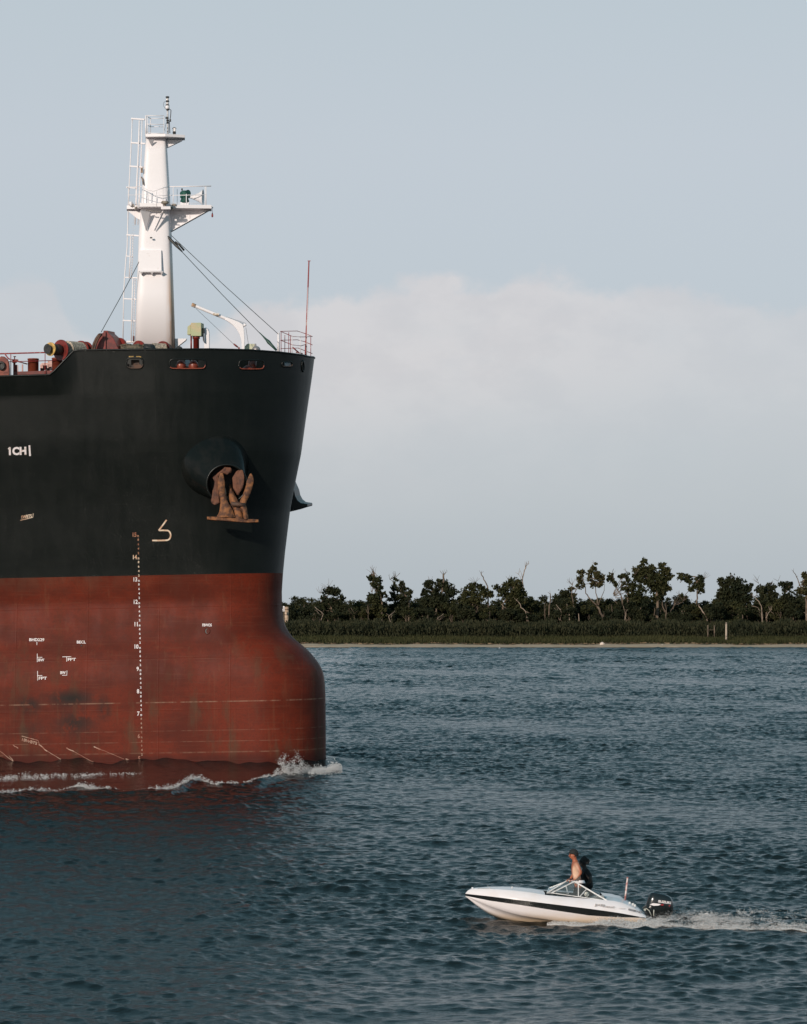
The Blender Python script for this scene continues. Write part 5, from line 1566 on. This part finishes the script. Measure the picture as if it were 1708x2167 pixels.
def leafy(name, c1, c2, c3, sc_=.25):
    m = Mat(name, c1, .75, 0, .15)
    n = m.noise((sc_, sc_, sc_ * 1.3), 4, .6); n2 = m.noise(1.6, 3, .6)
    c = m.mix(m.map(n, .38, .64), c1, c2)
    c = m.mix(m.math('MULTIPLY', m.map(n2, .5, .72), .6), c, c3)
    m.base(c)
    m.set('Transmission Weight', 0)
    return m
G1 = leafy('bank_grass_green', (.032, .037, .014), (.050, .050, .020), (.075, .062, .026))
G2 = leafy('cane_green', (.020, .024, .0115), (.033, .034, .016), (.055, .046, .022), .35)
blades('bank_grass', 36000, 544.6, 557, .3, .85, .05, .16, G1.m, 'low green grass along the top of the sandy bank', 'grass', seed=2, lean=.3)
blades('driftline_litter', 1800, 543.2, 547, .05, .2, .2, .8, worn('dry_litter', (.22, .15, .09), (.08, .055, .035), 1.2, .9).m, 'brown dry litter lying along the sandy beach', 'litter', seed=3, lean=1.2)
def cane(n):
    r = np.random.default_rng(4)
    x = r.uniform(-75, 78, n); y = r.uniform(555, 568, n)
    x += .5 * np.sin(y * 7 + x * 3)
    z0 = bank_z(x, y)
    top_h = 2.55 + .45 * nz(x * .45, y * .5, 34) + .35 * nz(x * 1.7, y * 1.1, 35)
    z = z0 + r.uniform(.0, 1, n) ** .75 * top_h
    c = np.stack((x, y, z), 1)
    a = r.normal(0, .22, (n, 3)); a[:, 2] = 1; a /= np.linalg.norm(a, axis=1)[:, None]
    b_ = np.cross(a, r.normal(size=(n, 3))); b_ /= np.linalg.norm(b_, axis=1)[:, None]
    L_ = r.uniform(.3, .75, n)[:, None]; w = r.uniform(.05, .13, n)[:, None]
    v = np.stack((c - a * L_ * .5, c + b_ * w - a * L_ * .1, c + a * L_ * .5 + b_ * r.normal(0, .08, (n, 1)), c - b_ * w - a * L_ * .1), 1)
    me = np_mesh('cane_thicket', v.reshape(-1, 3), np.arange(n * 4).reshape(n, 4))
    tag(link_mesh('cane_thicket', me, G2.m), 'dark green cane thicket between the grass and the trees', 'reeds', None, 'stuff')
cane(80000)

# ------------------------------------------------------------------ far bank: trees
ZA_ = lambda x, y: (592.5 + x * .32704, 1168 + y * .32704)
ZB_ = lambda x, y: (1151 + x * .32603, 1168 + y * .32603)
BARK = worn('grey_brown_bark', (.16, .115, .08), (.085, .062, .045), 1.2, .9)
PALE = worn('bleached_dead_wood', (.34, .26, .20), (.22, .16, .12), 1.5, .9)
LEAF = [leafy('willow_leaf', (.021, .026, .010), (.038, .039, .014), (.085, .068, .026)),  # third tone of each leaf: warm sunlit highlights put into the colour
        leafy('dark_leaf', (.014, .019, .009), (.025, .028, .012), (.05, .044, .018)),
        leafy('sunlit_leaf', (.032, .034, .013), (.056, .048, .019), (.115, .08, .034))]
def leaves_arr(clumps, n_per_area, size, r):
    """clumps: (centre, rx, ry, rz) -> quads scattered through each clump, in sprays"""
    C_, S_ = [], []
    for c, rx, ry, rz in clumps:
        n = max(90, int(n_per_area * 9.5 * rx * rz))
        nb = max(7, n // 16)
        u = r.normal(size=(nb, 3)); u /= np.linalg.norm(u, axis=1)[:, None]
        rad = r.uniform(.25, 1.0, nb) ** .55 * r.uniform(.8, 1.18, nb)
        ctr = np.array(c) + u * rad[:, None] * np.array((rx, ry, rz))
        k = r.integers(0, nb, n)
        q = ctr[k] + r.normal(0, .16, (n, 3)) * np.array((1.2, 1.2, .9)) * (.5 + .5 * min(1.6, rx))
        C_.append(q); S_.append(r.uniform(.6, 1.4, n) * size)
    c, s_ = np.concatenate(C_), np.concatenate(S_)
    n = len(c)
    a = r.normal(size=(n, 3)); a /= np.linalg.norm(a, axis=1)[:, None]
    b_ = np.cross(a, r.normal(size=(n, 3))); b_ /= np.linalg.norm(b_, axis=1)[:, None]
    a *= s_[:, None] * .5; b_ *= s_[:, None] * .32
    v = np.stack((c - a, c + b_, c + a, c - b_), 1)
    return v.reshape(-1, 3), np.arange(n * 4).reshape(n, 4)
def crown(name, clumps, base, material, parent, dens=46, size=.29, seed=0):
    v, f = leaves_arr(clumps, dens, size, np.random.default_rng(seed))
    me = np_mesh(name, v - np.array(base), f)
    return link_mesh(name, me, material, parent)
def limb(mb, pts, r0, r1, n=7, jit=.12):
    L = [Vector(pts[0])]
    for a, b_ in zip(pts[:-1], pts[1:]):
        a, b_ = Vector(a), Vector(b_)
        for k in (.33, .67, 1):
            L.append(a.lerp(b_, k) + V(random.uniform(-jit, jit), random.uniform(-jit, jit), random.uniform(-jit, jit) * .4) * (1 if k < 1 else .3))
    m = len(L) - 1
    mb.tube(L, [r0 + (r1 - r0) * i / m for i in range(m + 1)], n)
def twigs(mb, tip, n, ln, r=.035):
    for _ in range(n):
        a = random.uniform(-1.1, 1.1)
        d_ = V(math.sin(a), random.uniform(-.5, .5), math.cos(a)).normalized()
        p = Vector(tip); L = [p]
        for k in range(3):
            p = p + (d_ + V(random.uniform(-.3, .3), random.uniform(-.3, .3), random.uniform(-.1, .3))) * ln / 3
            L.append(p)
        mb.tube(L, [r, r * .8, r * .6, r * .4], 5)
def tree(Z_, Yt, clumps, trunks, label, leaf=0, bare=(), dens=46, size=.42, seed=1, cat='tree', name='tree', bark=None):
    """clumps (x, y, rx, ry) and trunk polylines in close-up units, standing at distance Yt"""
    s_ = .327 * Yt / F
    W_ = lambda x, y, dy=0: P(*Z_(x, y), Yt + dy)
    bx = trunks[0][0][0]
    gp = W_(bx, trunks[0][0][1]); base = V(gp.x, Yt, bz(gp.x, Yt))
    root = thing(name, base, label, cat)
    random.seed(seed * 7 + 3)
    mb = MB()
    for i, t in enumerate(trunks):
        pts, r0, r1 = t[0:-2], t[-2], t[-1]
        w = [W_(x, y, random.uniform(-.4, .4)) for x, y in pts]
        if i == 0:
            w[0] = base - V(0, 0, .2)
        limb(mb, w, r0, r1)
    for x, y, n, ln in bare:
        twigs(mb, W_(x, y), n, ln)
    # branches out to the clumps
    if clumps:
        for x, y, rx, ry in clumps:
            p = W_(x, y)
            o = W_(*trunks[-1][len(trunks[-1]) - 3])
            limb(mb, [o.lerp(p, .15), o.lerp(p, .6) + V(0, 0, .2), p], .07, .03, 5)
    mb.build('trunk', (bark or BARK).m, root)
    if clumps:
        cl_ = [(tuple(W_(x, y, random.uniform(-.3, .3) * rx * s_)), rx * s_ * 1.12, max(rx, ry) * s_ * .9, ry * s_ * 1.12) for x, y, rx, ry in clumps]
        crown('crown', cl_, base, LEAF[leaf].m, root, dens, size, seed)
    return root
# wood behind: rows of bushy trees, copied from six
protos = []
UND = ['dark bushy tree in the close wood behind the far bank']
for k in range(6):
    r = np.random.default_rng(300 + k)
    h = 1.0
    cl_ = []
    for _ in range(16):
        a = r.uniform(0, 6.283); zz = r.uniform(.8, 6.4); rad = (2.4 - abs(zz - 3.6) * .38) * r.uniform(.2, 1.0)
        cl_.append(((math.cos(a) * rad, math.sin(a) * rad, zz), r.uniform(.7, 1.25), r.uniform(.7, 1.25), r.uniform(.55, 1.0)))
    root = thing('wood_tree', (0, 0, 0), UND[0], 'tree', 'trees of the wood behind the far bank')
    mb = MB()
    limb(mb, [V(0, 0, -.3), V(r.uniform(-.3, .3), 0, 2), V(r.uniform(-.6, .6), 0, 5.5)], .17, .05)
    for c, *_ in cl_[::3]:
        limb(mb, [V(0, 0, 1.6), V(c[0] * .6, c[1] * .6, c[2] * .7 + .4), V(*c)], .07, .03, 5)
    mb.build('trunk', BARK.m, root)
    crown('crown', cl_, (0, 0, 0), LEAF[(1, 0, 1, 1, 0, 1)[k]].m, root, 46, .30, 400 + k)
    protos.append(root)
r = np.random.default_rng(77)
nplaced = 0
SKY_ = crv([(520, 1274), (600, 1268), (640, 1262), (700, 1264), (740, 1263), (800, 1266), (900, 1260), (1000, 1265), (1090, 1262), (1150, 1262), (1190, 1254), (1250, 1262), (1330, 1258), (1420, 1266), (1470, 1262), (1530, 1262), (1640, 1262), (1708, 1256), (1780, 1256)])
for row, (Yr, off, drop) in enumerate(((572, 0, 16), (584, .5, 4), (600, .25, 0))):
    step = 30 if row < 2 else 27
    x = 540 + off * step
    while x < 1770:
        src = protos[nplaced % 6]
        if nplaced < 6:
            o = src
        else:
            o = src.copy(); COL.objects.link(o)
            for ch in list(src.children):
                c = ch.copy(); COL.objects.link(c); c.parent = o
        xx = x + r.uniform(-8, 8); yy = Yr + r.uniform(-4, 4)
        p = P(xx, 1270, yy); gz = bz(p.x, yy)
        top_ = EYE + (HY - SKY_(xx) - drop * r.uniform(.2, 1.2) + r.uniform(-6, 5)) / F * yy
        if xx < 625 and row == 0:
            x += step; continue
        s_ = max(.55, (top_ - gz) / 7.0)
        o.location = (p.x, yy, gz)
        o.scale = (s_ * r.uniform(.95, 1.25), s_ * r.uniform(.95, 1.2), s_)
        o.rotation_euler = (0, 0, r.uniform(0, 6.283))
        nplaced += 1
        x += step * r.uniform(.8, 1.15)
# bare saplings and dead stems standing along the front of the wood
r = np.random.default_rng(909)
stems = []
for k in range(3):
    root = thing('dead_sapling', (0, 0, 0), 'thin bare grey stem standing against the dark front of the wood', 'dead tree', 'bare stems along the front of the wood')
    mb = MB(); random.seed(50 + k)
    limb(mb, [V(0, 0, -.3), V(r.uniform(-.4, .4), 0, 1.8), V(r.uniform(-.9, .9), 0, 3.6), V(r.uniform(-1.2, 1.2), 0, 4.8)], .085, .035)
    limb(mb, [V(0, 0, 2.0), V(.6 * (k - 1) + .2, .1, 3.2)], .05, .025, 5)
    twigs(mb, (0, 0, 3.4), 3, 1.1, .03)
    mb.build('trunk', (BARK, PALE, BARK)[k].m, root); stems.append(root)
for i in range(26):
    o = stems[i % 3]
    if i > 2:
        o = o.copy(); COL.objects.link(o)
        for ch in list(stems[i % 3].children):
            c = ch.copy(); COL.objects.link(c); c.parent = o
    yy = r.uniform(568, 571); p = P(650 + i * 42 + r.uniform(-18, 18), 1270, yy)
    o.location = (p.x, yy, bz(p.x, yy)); o.rotation_euler = (0, 0, r.uniform(0, 6.28)); o.scale = (1, 1, r.uniform(.75, 1.2))
# the trees that stand out of the wood, left to right
tree(ZA_, 574, [(290, 300, 26, 22), (330, 258, 46, 26), (370, 262, 24, 22), (300, 330, 36, 24), (350, 320, 40, 26), (405, 300, 18, 16), (270, 360, 34, 30), (380, 370, 40, 34)], [((380, 470), (350, 400), (325, 345), .22, .13), ((325, 345), (300, 310), .12, .06), ((340, 385), (290, 378), (225, 384), .08, .03)], 'leaning tree with a flat clump of leaves, nearest of the tall trees to the ship', 1, [(310, 238, 4, 1.6), (262, 268, 4, 1.2)], seed=11)
tree(ZA_, 571, [(592, 165, 22, 20), (612, 192, 26, 22), (640, 182, 16, 20), (630, 222, 36, 24), (640, 270, 32, 32), (625, 330, 40, 40), (650, 392, 34, 44), (600, 300, 30, 30)], [((658, 520), (660, 400), (657, 310), .20, .14), ((657, 310), (640, 230), (612, 150), (598, 112), .13, .03)], 'tall narrow leafy column tree with a bare spike on top and straight trunk', 0, [(612, 148, 5, 1.6), (590, 262, 4, 1.2), (600, 118, 2, .7)], seed=12)
tree(ZA_, 576, [(742, 180, 15, 16), (795, 205, 14, 24), (780, 240, 28, 16), (820, 260, 30, 32), (740, 240, 18, 24), (715, 290, 26, 30), (780, 310, 46, 40), (760, 380, 60, 50)], [((838, 470), (835, 310), (800, 270), (752, 222), .16, .10), ((752, 222), (735, 195), (715, 178), .09, .03), ((800, 270), (790, 235), (792, 195), .08, .03)], 'tree with two thin leafy tops on a crooked branch bending left', 1, [(745, 168, 5, 1.1), (712, 180, 4, .9), (755, 160, 2, .8)], seed=13)
tree(ZA_, 578, [(960, 215, 30, 28), (940, 262, 28, 26), (985, 250, 24, 30), (1040, 205, 34, 26), (1075, 225, 38, 34), (1105, 265, 40, 32), (1030, 270, 40, 36), (1060, 330, 70, 50), (970, 330, 50, 40)], [((985, 480), (1010, 390), (1030, 300), .22, .15), ((1030, 300), (1055, 230), (1063, 178), (1060, 142), .17, .15), ((1010, 390), (1048, 300), (1020, 260), .09, .04)], 'wide dark crown with a broken grey trunk stub standing out of its top', 1, [(970, 190, 4, 1.0), (1055, 146, 4, .9), (1066, 145, 3, .8)], seed=14)
tree(ZA_, 572, [(1225, 245, 34, 28), (1270, 225, 40, 24), (1300, 250, 26, 34), (1205, 290, 30, 34), (1340, 265, 24, 22), (1365, 280, 14, 26), (1280, 300, 50, 36), (1200, 350, 40, 44)], [((1238, 480), (1262, 400), (1295, 320), .20, .13), ((1295, 320), (1250, 312), (1225, 318), .07, .03), ((1295, 320), (1310, 260), (1300, 230), .12, .05), ((1225, 495), (1208, 450), (1195, 430), .1, .07)], 'tree with a pale curved leaning trunk and a ragged crown left of the dead branch', 0, [(1265, 205, 5, 1.2), (1198, 245, 4, 1.0)], seed=15)
tree(ZA_, 573, [], [((1345, 480), (1347, 300), (1343, 225), (1318, 178), (1301, 134), .14, .07), ((1343, 225), (1330, 240), .05, .03)], 'bare dead tree with one curved branch hooking up to the left', 0, [(1302, 138, 3, .5)], seed=16, bark=BARK, cat='dead tree', name='dead_tree')
tree(ZA_, 570, [(1500, 195, 34, 24), (1545, 205, 34, 26), (1470, 230, 36, 26), (1400, 226, 22, 12), (1440, 262, 32, 32), (1530, 260, 50, 36), (1560, 300, 34, 40), (1490, 310, 50, 44), (1520, 380, 50, 50)], [((1525, 470), (1525, 350), (1490, 290), .26, .16), ((1440, 380), (1440, 340), (1500, 250), (1540, 190), .12, .08)], 'big leafy tree with a crossing bare limb beside the tallest white dead branches', 0, [(1480, 180, 3, .8)], seed=17)
tree(ZA_, 574, [], [((1580, 480), (1576, 300), (1570, 190), (1580, 130), (1590, 95), .13, .07), ((1572, 200), (1540, 140), .05, .02), ((1582, 120), (1606, 72), .05, .02), ((1572, 175), (1560, 130), (1550, 105), .04, .02)], 'bare whitened dead branches rising above the leafy tree in mid bank', 0, [(1590, 98, 4, .9), (1606, 80, 3, .6), (1545, 145, 3, .6)], seed=18, bark=PALE, cat='dead tree', name='dead_tree')
tree(ZA_, 568.5, [], [((1625, 440), (1590, 385), (1560, 360), (1545, 325), (1528, 312), .09, .05), ((1590, 385), (1615, 395), .05, .03), ((1600, 450), (1595, 390), .06, .04)], 'short bleached zigzag dead stem in front of the wood, mid bank', 0, [(1530, 312, 2, .5)], seed=19, bark=PALE, cat='dead tree', name='dead_tree')
tree(ZB_, 568.5, [], [((30, 470), (34, 350), (42, 285), (40, 268), .14, .06), ((38, 320), (52, 325), .05, .03)], 'upright broken dead stem standing alone left of the low round tree', 0, [(40, 272, 3, .5), (52, 325, 2, .3)], seed=20, bark=BARK, cat='dead tree', name='dead_tree')
tree(ZB_, 580, [(130, 268, 36, 22), (110, 300, 36, 30), (160, 290, 36, 30), (140, 340, 60, 44), (90, 340, 36, 40)], [((140, 470), (138, 380), (135, 300), .2, .1)], 'low round dark tree between two dead stems', 1, [], seed=21)
tree(ZB_, 569.5, [(180, 238, 14, 14), (195, 280, 14, 14)], [((215, 475), (200, 380), (184, 290), (180, 240), (188, 200), .13, .04), ((184, 290), (212, 240), .05, .02)], 'thin almost leafless tree with forked bare twigs left of the forked pale tree', 2, [(185, 215, 5, 1.1), (205, 250, 3, .8), (170, 200, 2, .8)], seed=22)
tree(ZB_, 568, [], [((178, 462), (165, 400), (150, 342), .14, .10)], 'short pale broken stump leaning left among the cane', 0, [], seed=23, bark=PALE, cat='stump', name='tree_stump')
tree(ZB_, 567.8, [], [((228, 460), (224, 400), .10, .06)], 'smallest pale stump, upright between the leaning stump and the forked tree', 0, [], seed=24, bark=PALE, cat='stump', name='tree_stump')
tree(ZB_, 570, [(242, 135, 20, 26), (235, 180, 18, 22), (240, 215, 24, 20), (300, 130, 22, 22), (325, 100, 14, 26), (350, 150, 28, 28), (300, 170, 20, 20), (375, 170, 22, 26), (330, 205, 30, 20), (370, 215, 22, 20)], [((400, 470), (380, 415), (345, 350), .24, .17), ((345, 350), (300, 305), (272, 268), (262, 210), (250, 160), .13, .04), ((345, 350), (345, 290), (335, 220), (320, 140), .10, .04), ((355, 345), (385, 270), (395, 210), .08, .03)], 'tall airy tree with a pale forked leaning trunk and gaps of sky in its crown', 2, [(328, 80, 3, .6), (225, 200, 3, .8)], dens=42, seed=25)
tree(ZB_, 571, [(432, 155, 14, 14), (440, 185, 14, 14), (460, 208, 14, 16), (425, 180, 12, 10)], [((552, 440), (520, 380), (500, 280), (470, 225), .15, .07), ((470, 225), (450, 180), (440, 140), .06, .03)], 'slim airy tree leaning far left with small leaf tufts', 0, [(440, 145, 3, 1.0), (415, 165, 2, .6)], dens=44, seed=26)
tree(ZB_, 572, [(530, 150, 18, 16), (505, 158, 18, 10), (545, 180, 22, 16), (520, 210, 16, 20), (530, 240, 24, 24), (560, 205, 20, 20), (600, 250, 50, 36), (590, 310, 60, 44)], [((553, 445), (553, 380), (543, 300), (542, 250), .16, .09), ((542, 250), (530, 200), (530, 150), .08, .03), ((528, 440), (512, 370), (500, 250), (510, 170), .08, .03), ((500, 370), (455, 310), (440, 296), .06, .03)], 'many stemmed airy tree next to the tallest dense tree, on its left', 0, [(535, 130, 3, .7), (590, 150, 4, 1.2)], dens=42, seed=27)
tree(ZB_, 573, [(655, 78, 18, 32), (620, 115, 36, 24), (690, 112, 32, 26), (660, 150, 50, 30), (600, 150, 24, 22), (765, 100, 26, 26), (795, 130, 28, 28), (810, 160, 22, 18), (740, 150, 36, 32), (700, 190, 50, 30), (770, 190, 42, 34), (740, 235, 50, 34), (620, 185, 34, 16), (755, 280, 34, 30), (815, 240, 16, 10), (780, 235, 30, 30), (720, 300, 24, 24)], [((735, 470), (738, 350), (735, 250), .3, .22), ((735, 250), (700, 170), (655, 90), .16, .05), ((735, 250), (760, 170), (780, 120), .15, .05), ((790, 440), (800, 400), (770, 350), (765, 290), .10, .06)], 'tallest and broadest dense tree, two lobed crown rising above the right half of the wood', 0, [(658, 55, 3, .5), (830, 240, 2, .6)], dens=52, seed=28)
tree(ZB_, 570, [], [((800, 440), (820, 385), (845, 350), (890, 330), (912, 315), .10, .03), ((840, 370), (850, 330), (880, 280), .06, .03), ((705, 440), (720, 385), (715, 350), .10, .05)], 'tangle of grey bare branches under the tallest dense tree', 0, [(905, 318, 5, 1.3), (850, 345, 5, 1.2), (880, 285, 3, .8)], seed=29, bark=BARK, cat='dead tree', name='dead_tree')
tree(ZB_, 571, [(905, 165, 30, 20), (885, 155, 14, 14), (945, 190, 24, 20), (935, 170, 16, 22), (1010, 180, 30, 30), (1025, 215, 18, 34), (990, 215, 28, 18), (960, 235, 20, 22), (1020, 250, 18, 24), (900, 305, 34, 24)], [((972, 462), (985, 380), (997, 300), (995, 250), .15, .11), ((995, 250), (960, 215), (920, 180), .09, .03), ((995, 250), (1015, 200), (1020, 165), .08, .03)], 'tree with straight pale stem and crown spreading left, just right of tallest tree', 0, [(1040, 175, 5, 1.2), (885, 200, 3, .6)], dens=46, seed=30)
tree(ZB_, 568.5, [], [((1080, 462), (1060, 430), (1030, 385), (1005, 352), .16, .09), ((1078, 440), (1080, 405), .07, .05)], 'pale broken trunk leaning left above the two beach posts', 0, [(1005, 352, 2, .4), (1100, 440, 3, .6)], seed=31, bark=PALE, cat='dead tree', name='dead_tree')
tree(ZB_, 574, [(1165, 195, 34, 28), (1215, 190, 40, 26), (1270, 205, 42, 28), (1310, 235, 30, 30), (1180, 250, 44, 40), (1250, 260, 60, 44), (1300, 290, 44, 40), (1200, 330, 60, 56), (1280, 350, 60, 50), (1150, 300, 30, 50), (1345, 215, 10, 14)], [((1220, 470), (1225, 380), (1230, 290), .28, .18), ((1325, 440), (1315, 360), (1295, 300), .08, .04)], 'broad solid dark tree with a rounded flat top, right of the pale leaning broken trunk', 1, [(1215, 165, 3, .6)], dens=54, seed=32)
tree(ZB_, 573, [(1400, 245, 34, 24), (1470, 232, 38, 24), (1440, 265, 44, 34), (1490, 280, 30, 40), (1440, 320, 60, 44), (1400, 350, 44, 44)], [((1440, 470), (1445, 380), (1450, 300), .2, .12)], 'lower bushy tree second from the right edge with thin dead twigs beside it', 1, [(1395, 205, 3, 1.2), (1480, 212, 3, .7), (1385, 185, 2, 1.0)], dens=52, seed=33)
tree(ZB_, 568.5, [], [((1418, 445), (1415, 370), (1395, 320), (1365, 290), .10, .04), ((1412, 385), (1375, 355), (1350, 350), .05, .03), ((1440, 430), (1468, 385), (1490, 400), .05, .03)], 'pale forked dead stem in front of the lower bushy tree at the right', 0, [(1370, 295, 3, .8), (1470, 385, 5, .9)], seed=34, bark=PALE, cat='dead tree', name='dead_tree')
tree(ZB_, 572, [(1570, 218, 36, 18), (1600, 215, 16, 16), (1550, 210, 18, 10), (1572, 245, 20, 20), (1590, 300, 50, 36), (1560, 330, 40, 40)], [((1575, 470), (1575, 360), (1572, 270), .16, .09)], 'tree with a small mushroom shaped tuft on top, near the right edge', 1, [(1520, 190, 2, 1.0)], dens=52, seed=35)
tree(ZB_, 569.5, [(1700, 150, 20, 26), (1680, 250, 36, 18), (1730, 180, 40, 40), (1700, 205, 26, 18), (1660, 262, 14, 12), (1740, 260, 50, 40)], [((1712, 450), (1706, 330), (1700, 260), .22, .18), ((1700, 260), (1668, 235), (1650, 180), (1618, 128), .12, .05), ((1660, 200), (1690, 180), .05, .03), ((1700, 260), (1705, 190), (1702, 140), .12, .05)], 'tree cut by the right edge of the picture with a bare branch pointing up left', 2, [(1620, 130, 2, .5), (1640, 165, 2, .4)], dens=46, seed=36)

# ------------------------------------------------------------------ far bank: posts, tank, stones
WOOD = worn('weathered_white_post', (.44, .35, .27), (.10, .075, .06), 1.3, .85, .38, .6)
def post(x, y0, y1, r, label, Yp, lean=0):
    p = P(*ZB_(x, y1), Yp); q = P(*ZB_(x + lean, y0), Yp)
    base = V(p.x, Yp, bz(p.x, Yp))
    MB().lathe(base - V(0, 0, .3), (q - base), [(0, r), (.3, r * 1.02), ((q - base).length + .2, r * .9), ((q - base).length + .3, r * .7)], 10).build('mooring_post', WOOD.m, None, base, fix=True)
    o = bpy.context.scene.collection.objects[-1]
    return o
def lone_post(x, y0, y1, r, label, Yp, lean=0):
    o = post(x, y0, y1, r, label, Yp, lean)
    return tag(o, label, 'post')
lone_post(1184, 457, 585, .17, 'tall stout weathered white post standing alone on the grassy bank', 549)
fr_ = thing('jetty_remnant', V(P(*ZB_(1086, 545), 556).x, 556, bz(0, 556)), 'two short pale posts joined by a crossbar, remains of a jetty in the cane', 'jetty')
for x in (1065, 1107):
    MB().lathe(P(*ZB_(x, 580), 555), (0, 0, 1), [(0, .10), (P(*ZB_(x, 474), 555).z - P(*ZB_(x, 580), 555).z, .09)], 10).build('post', BARK.m, fr_)
MB().bbox(P(*ZB_(1068, 506), 554.9), P(*ZB_(1106, 506), 554.9), .07, .05).build('crossbar', BARK.m, fr_)
def rock(name, x, y, w, h, Yr, label, cat, mat, zoff=0.0):
    p = P(x, y, Yr)
    mb = MB().ball((0, 0, 0), 1, 14, 9)
    rr = np.random.default_rng(int(x))
    ph = rr.uniform(0, 6, 6)
    mb.v = [(a * w * (1 + .18 * math.sin(3 * b_ + ph[0]) + .12 * math.sin(5 * c + ph[1])) + p.x, b_ * w * .7 + Yr, max(-.25, c) * h * (1 + .2 * math.sin(4 * a + ph[2])) + p.z) for a, b_, c in mb.v]
    return tag(mb.build(name, mat, None, p), label, cat)
STN = worn('pale_stone', (.72, .62, .54), (.5, .4, .33), 2, .8)
rock('boulder', 1275, 1363.6, .42, .34, 541.5, 'pale rounded boulder lying on the sandy beach, largest white spot there', 'boulder', STN.m)
rock('float', 1057.5, 1373.5, .26, .2, 530, 'small white float lying on the water just off the beach', 'float', M['white'].m)
rock('boulder', 1401.5, 1365.6, .17, .14, 540.5, 'small pale stone on the beach to the right of the large boulder', 'boulder', STN.m)
# pale tank half hidden behind the stem of the ship
TK = worn('sun_bleached_tank', (.52, .38, .28), (.36, .25, .17), .8, .8)
c = P(606.9, 1320, 568); c.z = bz(c.x, 568)
tank = thing('storage_tank', c, 'pale banded upright tank peeping out past the stem of the ship on the far bank', 'tank')
top_ = P(606.9, 1284, 568).z
MB().lathe(c - V(0, 0, .4), (0, 0, 1), [(0, .36), (top_ - c.z - 1.5, .36), (top_ - c.z + .3, .36), (top_ - c.z + .4, .30)], 20).build('tank_body', TK.m, tank)
mb = MB()
for y in (1301, 1289.5):
    z = P(0, y, 568).z
    MB().lathe(V(c.x, c.y, z), (0, 0, 1), [(-.05, .38), (.05, .38)], 20).build('tank_band', M['darkrust'].m, tank)
sg = P(600.6, 1288, 566); sg.z = bz(sg.x, 566)
sign = thing('sign_board', sg, 'small white board on a post beside the pale tank next to the ship', 'sign')
zt_ = P(0, 1284, 566).z
MB().box(V(sg.x, sg.y, zt_ - .35), (.26, .06, .9)).box(V(sg.x - .3, sg.y, zt_ - .62), (.22, .06, .5)).build('board', M['white'].m, sign)
MB().lathe(sg - V(0, 0, .3), (0, 0, 1), [(0, .05), (zt_ - sg.z + .2, .05)], 8).build('post', BARK.m, sign)
